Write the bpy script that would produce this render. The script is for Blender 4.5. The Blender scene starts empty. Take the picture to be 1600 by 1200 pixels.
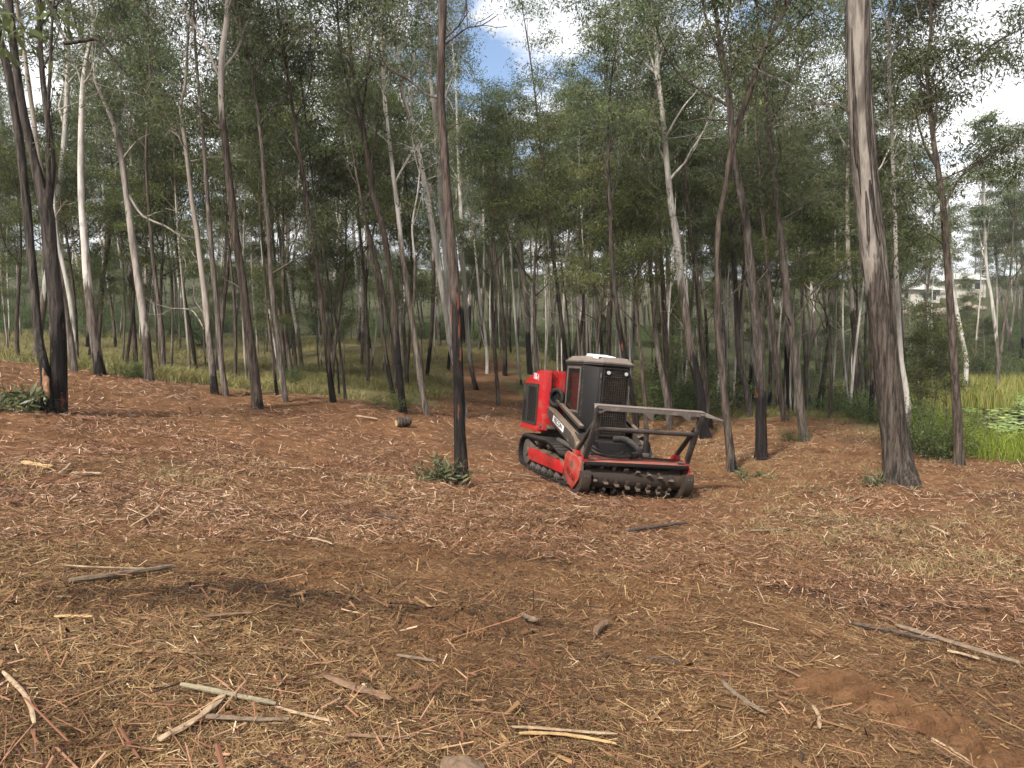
import bpy, bmesh, math, random
import numpy as np
from mathutils import Vector, Matrix

# ------------------------------------------------------------------ camera, sky, sun, exposure
SC = bpy.context.scene
COL = SC.collection
R = math.radians
FPX, VH, EYE = 1142.0, 555.0, 1.6                # focal length in photo pixels (1600 wide), horizon row, eye height
PITCH = math.atan((600.0 - VH) / FPX)

cam_d = bpy.data.cameras.new('camera'); cam_d.sensor_width = 36.0; cam_d.lens = 36.0 * FPX / 1600.0
cam_d.clip_start = 0.05; cam_d.clip_end = 2000
cam = bpy.data.objects.new('camera', cam_d); COL.objects.link(cam)
cam.location = (0, 0, EYE); cam.rotation_euler = (R(90) - PITCH, 0, 0)
SC.camera = cam

SUN_EL, SUN_AZ = R(42), R(-148)                    # azimuth clockwise from +Y; the sun stands high behind the viewer's left shoulder
world = bpy.data.worlds.new('World'); SC.world = world; world.use_nodes = True
wn = world.node_tree.nodes; wl = world.node_tree.links; wn.clear()
w_out = wn.new('ShaderNodeOutputWorld'); w_bg = wn.new('ShaderNodeBackground'); w_bg.inputs[1].default_value = 0.085
w_sky = wn.new('ShaderNodeTexSky'); w_sky.sky_type = 'NISHITA'; w_sky.sun_disc = False
w_sky.sun_elevation = SUN_EL; w_sky.sun_rotation = SUN_AZ; w_sky.air_density = 1.0; w_sky.dust_density = 1.0
w_tc = wn.new('ShaderNodeTexCoord')
w_map = wn.new('ShaderNodeMapping'); w_map.inputs['Scale'].default_value = (1.0, 1.0, 1.6); w_map.inputs['Location'].default_value = (3.1, 0.6, 0.2)
w_n1 = wn.new('ShaderNodeTexNoise'); w_n1.inputs['Scale'].default_value = 3.4; w_n1.inputs['Detail'].default_value = 7; w_n1.inputs['Roughness'].default_value = 0.56
w_r1 = wn.new('ShaderNodeValToRGB'); w_r1.color_ramp.elements[0].position = 0.375; w_r1.color_ramp.elements[1].position = 0.46
w_n2 = wn.new('ShaderNodeTexNoise'); w_n2.inputs['Scale'].default_value = 2.6; w_n2.inputs['Detail'].default_value = 6
w_r2 = wn.new('ShaderNodeValToRGB')
w_r2.color_ramp.elements[0].position = 0.33; w_r2.color_ramp.elements[0].color = (3.3, 3.5, 3.9, 1)
w_r2.color_ramp.elements[1].position = 0.62; w_r2.color_ramp.elements[1].color = (7.6, 7.6, 7.7, 1)
w_mix = wn.new('ShaderNodeMix'); w_mix.data_type = 'RGBA'
wl.new(w_tc.outputs['Generated'], w_map.inputs[0]); wl.new(w_map.outputs[0], w_n1.inputs['Vector']); wl.new(w_map.outputs[0], w_n2.inputs['Vector'])
wl.new(w_n1.outputs[0], w_r1.inputs[0]); wl.new(w_n2.outputs[0], w_r2.inputs[0])
wl.new(w_r1.outputs[0], w_mix.inputs['Factor']); wl.new(w_sky.outputs[0], w_mix.inputs['A']); wl.new(w_r2.outputs[0], w_mix.inputs['B'])
wl.new(w_mix.outputs['Result'], w_bg.inputs[0]); wl.new(w_bg.outputs[0], w_out.inputs[0])

sun_d = bpy.data.lights.new('sun', 'SUN'); sun_d.energy = 3.1; sun_d.angle = R(6); sun_d.color = (1.0, 0.95, 0.88)
sun = bpy.data.objects.new('sun', sun_d); COL.objects.link(sun)
_sd = Vector((math.sin(SUN_AZ) * math.cos(SUN_EL), math.cos(SUN_AZ) * math.cos(SUN_EL), math.sin(SUN_EL)))
sun.rotation_euler = _sd.to_track_quat('Z', 'Y').to_euler(); sun.location = (-20, 0, 40)

SC.view_settings.view_transform = 'Standard'; SC.view_settings.look = 'None'
SC.view_settings.exposure = 1.35; SC.view_settings.gamma = 1.0; SC.view_settings.use_curve_mapping = False
SC.render.engine = 'CYCLES'
SC.cycles.use_adaptive_sampling = True; SC.cycles.adaptive_threshold = 0.03
SC.cycles.max_bounces = 6; SC.cycles.diffuse_bounces = 5; SC.cycles.glossy_bounces = 2
SC.cycles.transmission_bounces = 3; SC.cycles.transparent_max_bounces = 8; SC.cycles.volume_bounces = 0
SC.cycles.caustics_reflective = False; SC.cycles.caustics_refractive = False

# ------------------------------------------------------------------ small tools
RNG = np.random.default_rng(7)

def ray(u, v):
    a, b = (u - 800.0) / FPX, -(v - 600.0) / FPX
    cp, sp = math.cos(PITCH), math.sin(PITCH)
    return np.array((a, cp + b * sp, -sp + b * cp))

def at(u, v, d):                                  # a point seen at photo pixel (u, v) and d metres ahead
    r = ray(u, v)
    return np.array((0, 0, EYE)) + r * (d / r[1])

def _hash(ix, iy, iz, seed):
    n = (ix * 374761393 + iy * 668265263 + iz * 2147483647 + seed * 1274126177) & 0xFFFFFFFF
    n = ((n ^ (n >> 13)) * 1274126177) & 0xFFFFFFFF
    n = ((n ^ (n >> 16)) * 2246822519) & 0xFFFFFFFF
    return ((n ^ (n >> 15)) & 0xFFFF) / 65535.0

def noise(x, y, z=0.0, seed=0):                    # value noise in -1..1
    x, y, z = np.broadcast_arrays(np.asarray(x, float), np.asarray(y, float), np.asarray(z, float))
    ix, iy, iz = np.floor(x).astype(np.int64), np.floor(y).astype(np.int64), np.floor(z).astype(np.int64)
    fx, fy, fz = x - ix, y - iy, z - iz
    fx, fy, fz = fx * fx * (3 - 2 * fx), fy * fy * (3 - 2 * fy), fz * fz * (3 - 2 * fz)
    o = 0.0
    for dx in (0, 1):
        for dy in (0, 1):
            for dz in (0, 1):
                o = o + _hash(ix + dx, iy + dy, iz + dz, seed) * (fx if dx else 1 - fx) * (fy if dy else 1 - fy) * (fz if dz else 1 - fz)
    return o * 2 - 1

def fbm(x, y, z=0.0, seed=0, octv=3):
    o, a, f = 0.0, 0.5, 1.0
    for i in range(octv):
        o = o + a * noise(x * f, y * f, z * f, seed + i * 17); a *= 0.5; f *= 2.03
    return o

def sstep(a, b, x):
    t = np.clip((x - a) / (b - a), 0, 1); return t * t * (3 - 2 * t)

def poly_sd(px, py, poly):                         # signed distance to a polygon, positive inside
    px, py = np.asarray(px, float), np.asarray(py, float)
    d = np.full(px.shape, 1e9); ins = np.zeros(px.shape, bool)
    n = len(poly)
    for i in range(n):
        (x0, y0), (x1, y1) = poly[i], poly[(i + 1) % n]
        ex, ey = x1 - x0, y1 - y0
        t = np.clip(((px - x0) * ex + (py - y0) * ey) / (ex * ex + ey * ey), 0, 1)
        d = np.minimum(d, np.hypot(px - x0 - t * ex, py - y0 - t * ey))
        c = ((y0 > py) != (y1 > py)) & (px < (x1 - x0) * (py - y0) / ((y1 - y0) if y1 != y0 else 1e-9) + x0)
        ins ^= c
    return np.where(ins, d, -d)

def make_mesh(name, V, F, attrs=None, smooth=True, mat_idx=None):
    """V (n,3); F list of int arrays (m,3) or (m,4); attrs name -> per-vertex floats or (n,4) colours"""
    me = bpy.data.meshes.new(name)
    V = np.asarray(V, np.float32)
    F = [np.asarray(f, np.int32) for f in F if len(f)]
    nl = sum(f.size for f in F); npoly = sum(len(f) for f in F)
    me.vertices.add(len(V)); me.vertices.foreach_set('co', V.ravel())
    me.loops.add(nl); me.loops.foreach_set('vertex_index', np.concatenate([f.ravel() for f in F]))
    tot = np.concatenate([np.full(len(f), f.shape[1], np.int32) for f in F])
    start = np.concatenate([[0], np.cumsum(tot)[:-1]]).astype(np.int32)
    me.polygons.add(npoly); me.polygons.foreach_set('loop_start', start)
    me.polygons.foreach_set('use_smooth', np.full(npoly, smooth, bool))
    if mat_idx is not None:
        me.polygons.foreach_set('material_index', np.asarray(mat_idx, np.int32))
    for k, a in (attrs or {}).items():
        a = np.asarray(a, np.float32)
        at_ = me.attributes.new(k, 'FLOAT' if a.ndim == 1 else 'FLOAT_COLOR', 'POINT')
        at_.data.foreach_set('value' if a.ndim == 1 else 'color', a.ravel())
    me.update(calc_edges=True)
    return me

def put(name, me, mats=None, parent=None, loc=None, **props):
    o = bpy.data.objects.new(name, me); COL.objects.link(o)
    if mats is not None and me is not None:
        for m in (mats if isinstance(mats, (list, tuple)) else [mats]): me.materials.append(m)
    if parent is not None: o.parent = parent
    if loc is not None: o.location = loc
    for k, v in props.items():
        if v is not None: o[k] = v
    return o

def thing(name, label, cat, loc=(0, 0, 0), rot=(0, 0, 0), group=None):
    o = bpy.data.objects.new(name, None); COL.objects.link(o)
    o.location = loc; o.rotation_euler = rot; o.empty_display_size = 0.2
    o['label'] = label; o['category'] = cat
    if group: o['group'] = group
    return o

# ------------------------------------------------------------------ materials
def mat(name):
    m = bpy.data.materials.new(name); m.use_nodes = True
    n, l = m.node_tree.nodes, m.node_tree.links
    return m, n, l, n['Principled BSDF'], n['Material Output']

def nd(n, typ, **kw):
    x = n.new(typ)
    for k, v in kw.items():
        if k in x.inputs: x.inputs[k].default_value = v
        else: setattr(x, k, v)
    return x

def ramp(n, stops):
    r = n.new('ShaderNodeValToRGB'); e = r.color_ramp.elements
    while len(e) < len(stops): e.new(0.5)
    for i, (p, c) in enumerate(stops):
        e[i].position = p; e[i].color = (*c, 1) if len(c) == 3 else c
    return r

def mixc(n, l, fac, a, b, mode='MIX'):
    m = n.new('ShaderNodeMix'); m.data_type = 'RGBA'; m.blend_type = mode
    for sock, val in (('Factor', fac), ('A', a), ('B', b)):
        if isinstance(val, (int, float)): m.inputs[sock].default_value = val
        elif isinstance(val, tuple): m.inputs[sock].default_value = (*val, 1) if len(val) == 3 else val
        else: l.new(val, m.inputs[sock])
    return m.outputs['Result']

def mth(n, l, op, a, b=None, c=None, clamp=False):
    m = n.new('ShaderNodeMath'); m.operation = op; m.use_clamp = clamp
    for i, v in enumerate((a, b, c)):
        if v is None: continue
        if isinstance(v, (int, float)): m.inputs[i].default_value = v
        else: l.new(v, m.inputs[i])
    return m.outputs[0]

def mrange(n, l, x, a, b):
    m = n.new('ShaderNodeMapRange'); m.interpolation_type = 'SMOOTHSTEP'
    l.new(x, m.inputs[0]); m.inputs[1].default_value = a; m.inputs[2].default_value = b
    return m.outputs[0]

def mat_paint(name, base, dirt=(0.17, 0.115, 0.08), amount=0.5, rough=0.45, metal=0.0, dust_top=0.5, scale=5.0):
    """worn, dusty paint or steel: dust lies on faces that look up, dirt comes in blotches"""
    m, n, l, b, o = mat(name)
    tc = n.new('ShaderNodeTexCoord')
    n1 = nd(n, 'ShaderNodeTexNoise', Scale=scale, Detail=8.0, Roughness=0.65); l.new(tc.outputs['Object'], n1.inputs['Vector'])
    n2 = nd(n, 'ShaderNodeTexNoise', Scale=scale * 9, Detail=4.0); l.new(tc.outputs['Object'], n2.inputs['Vector'])
    blot = mrange(n, l, n1.outputs[0], 0.64 - 0.28 * amount, 0.86 - 0.25 * amount)
    geo = n.new('ShaderNodeNewGeometry'); sep = n.new('ShaderNodeSeparateXYZ'); l.new(geo.outputs['Normal'], sep.inputs[0])
    up = mrange(n, l, sep.outputs['Z'], 0.35, 0.95)
    d = mth(n, l, 'ADD', mth(n, l, 'MULTIPLY', blot, 0.75), mth(n, l, 'MULTIPLY', mth(n, l, 'MULTIPLY', up, dust_top), mrange(n, l, n2.outputs[0], 0.2, 0.75)), clamp=True)
    c = mixc(n, l, d, base, dirt)
    c = mixc(n, l, mth(n, l, 'MULTIPLY', mrange(n, l, n2.outputs[0], 0.45, 0.7), 0.22), c, tuple(x * 0.45 for x in base))
    l.new(c, b.inputs['Base Color'])
    rr = mth(n, l, 'ADD', mth(n, l, 'MULTIPLY', d, 0.45), rough, clamp=True); l.new(rr, b.inputs['Roughness'])
    b.inputs['Metallic'].default_value = metal; b.inputs['Specular IOR Level'].default_value = 0.28
    bp = nd(n, 'ShaderNodeBump', Strength=0.12, Distance=0.01); l.new(n2.outputs[0], bp.inputs['Height']); l.new(bp.outputs[0], b.inputs['Normal'])
    return m

def mat_bark(name, r1, r2, s1, s2, red=0.0):
    """rough lower bark (r1-r2), smooth shed upper bark (s1-s2), charred foot; heights come with the mesh"""
    m, n, l, b, o = mat(name)
    tc = n.new('ShaderNodeTexCoord')
    def A(nm):
        a = n.new('ShaderNodeAttribute'); a.attribute_name = nm; return a.outputs['Fac']
    mp = n.new('ShaderNodeMapping'); mp.inputs['Scale'].default_value = (16, 16, 1.7); l.new(tc.outputs['Object'], mp.inputs[0])
    oi = n.new('ShaderNodeObjectInfo')
    fis = nd(n, 'ShaderNodeTexNoise', Scale=1.0, Detail=7.0, Roughness=0.7, Distortion=0.5); l.new(mp.outputs[0], fis.inputs['Vector'])
    mp2 = n.new('ShaderNodeMapping'); mp2.inputs['Scale'].default_value = (5, 5, 0.7); l.new(tc.outputs['Object'], mp2.inputs[0])
    big = nd(n, 'ShaderNodeTexNoise', Scale=1.0, Detail=5.0, Roughness=0.6); l.new(mp2.outputs[0], big.inputs['Vector'])
    rough = ramp(n, [(0.32, tuple(x * 0.35 for x in r1)), (0.45, r1), (0.62, r2), (0.8, tuple(min(1, x * 1.25) for x in r2))]); l.new(fis.outputs[0], rough.inputs[0])
    smooth = ramp(n, [(0.25, tuple(x * 0.5 for x in s1)), (0.42, s1), (0.56, s2), (0.75, s1)]); l.new(big.outputs[0], smooth.inputs[0])
    sm = mixc(n, l, mth(n, l, 'MULTIPLY', mrange(n, l, fis.outputs[0], 0.56, 0.72), 0.45), smooth.outputs[0], r1)
    h = A('hgt')
    w = mth(n, l, 'ADD', mth(n, l, 'MULTIPLY', big.outputs[0], 5.0), -2.5)
    zone = mrange(n, l, mth(n, l, 'ADD', mth(n, l, 'SUBTRACT', h, A('roughh')), w), -0.35, 0.35)
    c = mixc(n, l, zone, rough.outputs[0], sm)
    w2 = mth(n, l, 'ADD', mth(n, l, 'MULTIPLY', big.outputs[0], 3.4), -1.7)
    ch = mrange(n, l, mth(n, l, 'ADD', mth(n, l, 'SUBTRACT', A('charh'), h), w2), -0.12, 0.18)
    charc = ramp(n, [(0.4, (0.006, 0.005, 0.005)), (0.7, (0.03, 0.024, 0.021))]); l.new(fis.outputs[0], charc.inputs[0])
    cc = charc.outputs[0]
    if red > 0:
        nr = nd(n, 'ShaderNodeTexNoise', Scale=2.2, Detail=3.0); l.new(mp2.outputs[0], nr.inputs['Vector'])
        cc = mixc(n, l, mth(n, l, 'MULTIPLY', mrange(n, l, nr.outputs[0], 0.70 - 0.1 * red, 0.74 - 0.1 * red), 0.8), cc, (0.15, 0.052, 0.026))
    c = mixc(n, l, ch, c, cc)
    hv = n.new('ShaderNodeHueSaturation'); l.new(c, hv.inputs['Color'])
    l.new(mth(n, l, 'ADD', mth(n, l, 'MULTIPLY', oi.outputs['Random'], 0.4), 0.8), hv.inputs['Value'])
    l.new(hv.outputs[0], b.inputs['Base Color'])
    b.inputs['Roughness'].default_value = 0.9; b.inputs['Specular IOR Level'].default_value = 0.15
    bp = nd(n, 'ShaderNodeBump', Strength=0.7, Distance=0.03)
    hh = mth(n, l, 'MULTIPLY', fis.outputs[0], mth(n, l, 'SUBTRACT', 1.0, mth(n, l, 'MULTIPLY', zone, 0.85)))
    l.new(hh, bp.inputs['Height']); l.new(bp.outputs[0], b.inputs['Normal'])
    return m

def mat_leaf(name, stops, trans=0.28, rough=0.5, vary=0.35):
    m, n, l, b, o = mat(name)
    a = n.new('ShaderNodeAttribute'); a.attribute_name = 'tint'
    rp = ramp(n, stops); l.new(a.outputs['Fac'], rp.inputs[0])
    oi = n.new('ShaderNodeObjectInfo')
    hv = n.new('ShaderNodeHueSaturation'); l.new(rp.outputs[0], hv.inputs['Color'])
    l.new(mth(n, l, 'ADD', mth(n, l, 'MULTIPLY', oi.outputs['Random'], vary), 1 - vary * 0.5), hv.inputs['Value'])
    l.new(mth(n, l, 'ADD', mth(n, l, 'MULTIPLY', oi.outputs['Random'], 0.035), 0.483), hv.inputs['Hue'])
    l.new(hv.outputs[0], b.inputs['Base Color']); b.inputs['Roughness'].default_value = rough
    b.inputs['Specular IOR Level'].default_value = 0.35
    if trans > 0:
        tr = n.new('ShaderNodeBsdfTranslucent'); l.new(hv.outputs[0], tr.inputs[0])
        mx = n.new('ShaderNodeMixShader'); mx.inputs[0].default_value = trans
        l.new(b.outputs[0], mx.inputs[1]); l.new(tr.outputs[0], mx.inputs[2]); l.new(mx.outputs[0], o.inputs[0])
    return m

M = {}
M['bark_dark'] = mat_bark('bark_dark', (0.034, 0.028, 0.024), (0.10, 0.083, 0.07), (0.13, 0.11, 0.094), (0.22, 0.19, 0.165), 0.5)
M['bark_brown'] = mat_bark('bark_brown', (0.046, 0.035, 0.028), (0.125, 0.098, 0.077), (0.22, 0.19, 0.16), (0.38, 0.335, 0.29), 0.2)
M['bark_red'] = mat_bark('bark_red', (0.038, 0.028, 0.023), (0.105, 0.078, 0.064), (0.18, 0.12, 0.095), (0.24, 0.17, 0.14), 1.0)
M['bark_pale'] = mat_bark('bark_pale', (0.07, 0.056, 0.045), (0.165, 0.135, 0.11), (0.27, 0.245, 0.215), (0.46, 0.43, 0.385), 0.0)
M['bark_big'] = mat_bark('bark_big', (0.026, 0.021, 0.017), (0.090, 0.071, 0.057), (0.11, 0.094, 0.079), (0.25, 0.22, 0.188), 0.0)
M['bark_pink'] = mat_bark('bark_pink', (0.075, 0.061, 0.050), (0.185, 0.155, 0.128), (0.20, 0.170, 0.142), (0.30, 0.262, 0.222), 0.0)
M['leaf'] = mat_leaf('gum_leaf', [(0.0, (0.050, 0.064, 0.032)), (0.45, (0.104, 0.130, 0.060)), (0.8, (0.145, 0.175, 0.074)), (1.0, (0.22, 0.23, 0.09))], 0.54)
M['leaf_mid'] = mat_leaf('dense_leaf', [(0.0, (0.050, 0.062, 0.024)), (0.5, (0.105, 0.126, 0.046)), (0.85, (0.15, 0.17, 0.056)), (1.0, (0.22, 0.24, 0.075))], 0.54)
M['leaf_bush'] = mat_leaf('bush_leaf', [(0.0, (0.032, 0.050, 0.016)), (0.5, (0.078, 0.115, 0.030)), (1.0, (0.15, 0.19, 0.05))], 0.34)
M['leaf_sucker'] = mat_leaf('sucker_leaf', [(0.0, (0.045, 0.055, 0.024)), (0.6, (0.11, 0.12, 0.052)), (1.0, (0.25, 0.235, 0.11))], 0.2, 0.45)
M['grass'] = mat_leaf('dry_grass', [(0.0, (0.085, 0.082, 0.028)), (0.5, (0.20, 0.168, 0.060)), (1.0, (0.36, 0.28, 0.125))], 0.25, 0.7, 0.0)
M['grass_green'] = mat_leaf('green_grass', [(0.0, (0.07, 0.10, 0.014)), (0.6, (0.19, 0.23, 0.025)), (1.0, (0.34, 0.34, 0.055))], 0.35, 0.6, 0.0)
M['straw'] = mat_leaf('straw', [(0.0, (0.13, 0.10, 0.042)), (0.5, (0.25, 0.185, 0.085)), (1.0, (0.40, 0.31, 0.16))], 0.15, 0.8, 0.0)
M['reed'] = mat_leaf('reed', [(0.0, (0.08, 0.11, 0.02)), (0.5, (0.18, 0.20, 0.04)), (1.0, (0.36, 0.31, 0.10))], 0.25, 0.6, 0.0)
M['pad'] = mat_leaf('lily_pad', [(0.0, (0.06, 0.10, 0.02)), (0.5, (0.17, 0.25, 0.045)), (1.0, (0.34, 0.40, 0.13))], 0.0, 0.35, 0.0)
M['chip'] = mat_leaf('wood_chip', [(0.0, (0.028, 0.017, 0.011)), (0.25, (0.098, 0.046, 0.021)), (0.5, (0.195, 0.098, 0.044)), (0.72, (0.29, 0.166, 0.083)), (0.9, (0.40, 0.26, 0.14)), (1.0, (0.57, 0.43, 0.28))], 0.0, 0.85, 0.0)

# ------------------------------------------------------------------ terrain
CTRL = [(-6, -6, .85), (0, -6, .3), (6, -6, -.25), (-3, 0, .32), (0, 0, 0), (3, 0, -.26), (-2, 3, .2), (2, 3, -.28),
        (25, 0, -1.0), (-25, 0, 2.2), (-40, 20, 3.2), (-20, -20, 2.0), (20, -20, -.6)]
for u, v, d in [(992, 782, 13.95), (820, 728, 17.9), (722, 752, 12.7), (90, 650, 14.2), (1405, 752, 15), (1499, 722, 17.5), (1257, 690, 22),
                (1190, 718, 18.4), (1143, 737, 17), (1600, 800, 12.5), (1340, 657, 29), (1040, 657, 29), (760, 662, 24), (740, 615, 36), (765, 575, 48),
                (560, 600, 31), (350, 590, 31), (100, 565, 32), (560, 545, 50), (300, 560, 45), (60, 530, 50), (0, 572, 18), (155, 590, 20), (235, 600, 20.3), (400, 636, 19), (520, 633, 21),
                (630, 646, 21.5), (670, 650, 22.3), (1100, 645, 33), (1100, 615, 52), (920, 565, 58), (820, 540, 72), (1600, 720, 17.5),
                (1330, 600, 62), (1450, 585, 75), (1450, 545, 95), (1430, 480, 138), (1430, 470, 150), (1440, 520, 112), (1530, 466, 145), (1200, 520, 130), (800, 500, 130), (400, 500, 120), (0, 500, 100), (1800, 500, 120)]:
    p = at(u, v, d); CTRL.append(tuple(p))
for a in range(-180, 180, 30):
    CTRL.append((240 * math.sin(R(a)), 240 * math.cos(R(a)), (15.0 if a == 30 else 27.0) if abs(a) < 70 else 6.0))
CTRL = np.array(CTRL)

def _tps_fit(P, lam):
    n = len(P); S = 20.0
    xy = P[:, :2] / S
    d2 = ((xy[:, None] - xy[None]) ** 2).sum(-1)
    K = 0.5 * d2 * np.log(d2 + 1e-12)
    A = np.zeros((n + 3, n + 3)); A[:n, :n] = K + lam * np.eye(n)
    A[:n, n] = 1; A[:n, n + 1:] = xy; A[n, :n] = 1; A[n + 1:, :n] = xy.T
    w = np.linalg.solve(A, np.concatenate([P[:, 2], [0, 0, 0]]))
    return w, xy, S
_W, _XY, _S = _tps_fit(CTRL, 0.004)

LAKE = [(15.5, 23.5), (19.5, 30), (25.5, 42), (35, 60), (62, 64), (90, 50), (90, 24), (60, 19), (30, 20)]
WATER_Z = -1.32
CLEARED = [(-60, -30), (-60, 21), (-13.5, 20.5), (-7.5, 22), (-3.2, 25), (-2.6, 32), (-3.2, 42), (-2.5, 52), (0.2, 52), (0.2, 40), (0.6, 34), (2.5, 31.5), (8, 31),
           (13, 29.5), (12.6, 22), (11.8, 18.5), (13.5, 15.8), (16, 14.5), (40, 10), (40, -30)]

def base_h(x, y):
    x, y = np.asarray(x, float), np.asarray(y, float)
    shp = x.shape; xf, yf = x.ravel() / _S, y.ravel() / _S
    z = np.empty(xf.size)
    for i in range(0, xf.size, 20000):
        a, b = xf[i:i + 20000], yf[i:i + 20000]
        d2 = (a[:, None] - _XY[None, :, 0]) ** 2 + (b[:, None] - _XY[None, :, 1]) ** 2
        z[i:i + 20000] = (0.5 * d2 * np.log(d2 + 1e-12)) @ _W[:-3] + _W[-3] + _W[-2] * a + _W[-1] * b
    z = z.reshape(shp)
    s = poly_sd(x, y, LAKE)
    return np.where(s > -4, z + sstep(-3.5, 1.5, s) * (np.minimum(z, WATER_Z - 0.5) - z), z)

def cleared(x, y):
    e = 0.9 * noise(x * .6, y * .6, 0, 5) + 0.5 * noise(x * 1.9, y * 1.9, 0, 6)
    return sstep(-0.6, 0.6, poly_sd(x, y, CLEARED) + e)

def _seg(x, y, a, b):
    ex, ey = b[0] - a[0], b[1] - a[1]; L = math.hypot(ex, ey)
    t = ((x - a[0]) * ex + (y - a[1]) * ey) / L; s = (-(x - a[0]) * ey + (y - a[1]) * ex) / L
    return t, s, L

RUTS = []
def ground_h(x, y):
    x, y = np.asarray(x, float), np.asarray(y, float)
    z = base_h(x, y)
    c = cleared(x, y)
    z = z + 0.07 * noise(x * .55, y * .55, 0, 1) + 0.035 * noise(x * 1.7, y * 1.7, 0, 2)
    z = z + c * (0.018 * noise(x * 4.1, y * 4.1, 0, 3) + 0.017 * noise(x * 9.3, y * 9.3, 0, 4) + 0.008 * noise(x * 23, y * 23, 0, 7)) + (1 - c) * 0.05 * noise(x * 2.2, y * 2.2, 0, 8)
    for a, b, w, hgt in RUTS:                      # heaped-up windrows
        t, s, L = _seg(x, y, a, b)
        m = np.exp(-(s / w) ** 2) * sstep(-.3, .3, t) * sstep(-.3, .3, L - t)
        z = z + hgt * m * (0.75 + 0.5 * noise(x * 3, y * 3, 0, 11))
    for k_, (a, b, w) in enumerate(PRINTS):        # bars pressed by a crawler track
        t, s, L = _seg(x, y, a, b)
        m = sstep(-.05, .06, w - np.abs(s)) * sstep(-.1, .1, t) * sstep(-.1, .1, L - t)
        if k_ == 0: z = z - .05 * m; continue
        z = z + m * (-0.035 + 0.075 * np.abs(np.sin(t / 0.165 * math.pi)) ** 1.5 * (0.75 + .5 * noise(x * 5, y * 5, 0, 21)))
    return z
PRINTS = []

def ground_hit(u, v, guess=None):
    """where the photo pixel meets the ground; with a guess, the crossing nearest to it"""
    d = np.concatenate([np.arange(2.2, 12, .02), np.arange(12, 60, .05), np.arange(60, 220, .3)])
    r = ray(u, v); t = d / r[1]
    diff = EYE + r[2] * t - base_h(r[0] * t, d)
    k = np.nonzero((diff[:-1] > 0) & (diff[1:] <= 0))[0]
    if len(k) == 0: return None
    dd = d[k]
    return float(dd[0] if guess is None else dd[np.argmin(np.abs(dd - guess))])

def gp(u, v, guess=None):
    d = ground_hit(u, v, guess) or guess or 10.0
    p = at(u, v, d); return (float(p[0]), float(p[1]))

PRINTS.append((gp(1285, 1068), gp(1640, 1235), 0.25)); PRINTS.append((gp(420, 915), gp(940, 815), 0.22)); PRINTS.append((gp(620, 1010), gp(1180, 880), 0.22))
RUTS += [(gp(40, 948), gp(560, 938), .20, .10), (gp(600, 968), gp(900, 985), .16, .07), (gp(1180, 925), gp(1560, 955), .25, .04), (gp(330, 800), gp(560, 812), .3, .05),
         (gp(620, 860), gp(900, 885), .25, .045), (gp(1240, 768), gp(1440, 792), .35, .05)]

def prints_mask(x, y):
    o = np.zeros(np.shape(x))
    for A_, B_, w_ in PRINTS[:1]:
        t, s, L_ = _seg(x, y, A_, B_); o = np.maximum(o, sstep(-.12, .02, w_ - np.abs(s)) * (t > -.1) * (t < L_))
    return o
def cover(x, y):                                   # how much shredded wood lies on the soil
    a = .50 + .95 * noise(x * .8, y * .8, 0, 61) + .5 * noise(x * 2.4, y * 2.4, 0, 62)
    a = a - .30 * sstep(0.1, .35, x / np.maximum(y, 1)) * sstep(9, 4, np.abs(y - 9)) + .25 * sstep(0, -.5, x / np.maximum(y, 1)) + .35 * sstep(4.4, 3.0, y)
    for A_, B_, w_, h_ in RUTS:
        t, s, L_ = _seg(x, y, A_, B_); a = a + .8 * np.exp(-(s / w_) ** 2) * sstep(-.2, .2, t) * sstep(-.2, .2, L_ - t)
    for A_, B_, w_ in PRINTS:
        t, s, L_ = _seg(x, y, A_, B_); a = a - .75 * sstep(-.15, .05, w_ - np.abs(s)) * (t > -.2) * (t < L_)
    return np.clip(a, .45, 1) * np.where(prints_mask(x, y) > .2, .25, 1)

# ground sheet: rings that widen with distance, fine in the view
_ang = np.concatenate([np.linspace(-180, -62, 30, endpoint=False), np.linspace(-62, 62, 340, endpoint=False), np.linspace(62, 180, 30)])
_rad = np.concatenate([[0.0], 1.6 * 1.017 ** np.arange(0, 372)])
_rad = _rad[_rad < 320]; _rad = np.append(_rad, [340, 420])
_A, _Rr = np.meshgrid(np.radians(_ang), _rad)
_gx, _gy = _Rr * np.sin(_A), _Rr * np.cos(_A)
_gz = ground_h(_gx, _gy)
nr, na = _gx.shape
_idx = np.arange(nr * na).reshape(nr, na)
_F = np.stack([_idx[:-1, :-1], _idx[:-1, 1:], _idx[1:, 1:], _idx[1:, :-1]], -1).reshape(-1, 4)
_shore = sstep(-6, 0, poly_sd(_gx, _gy, LAKE))
gm = make_mesh('ground', np.stack([_gx, _gy, _gz], -1).reshape(-1, 3), [_F[:, ::-1]], {'cleared': cleared(_gx, _gy).ravel(), 'shore': _shore.ravel(), 'mulch': sstep(.2, .75, cover(_gx, _gy)).ravel(), 'scrub': sstep(48, 75, _Rr).ravel()})

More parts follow.
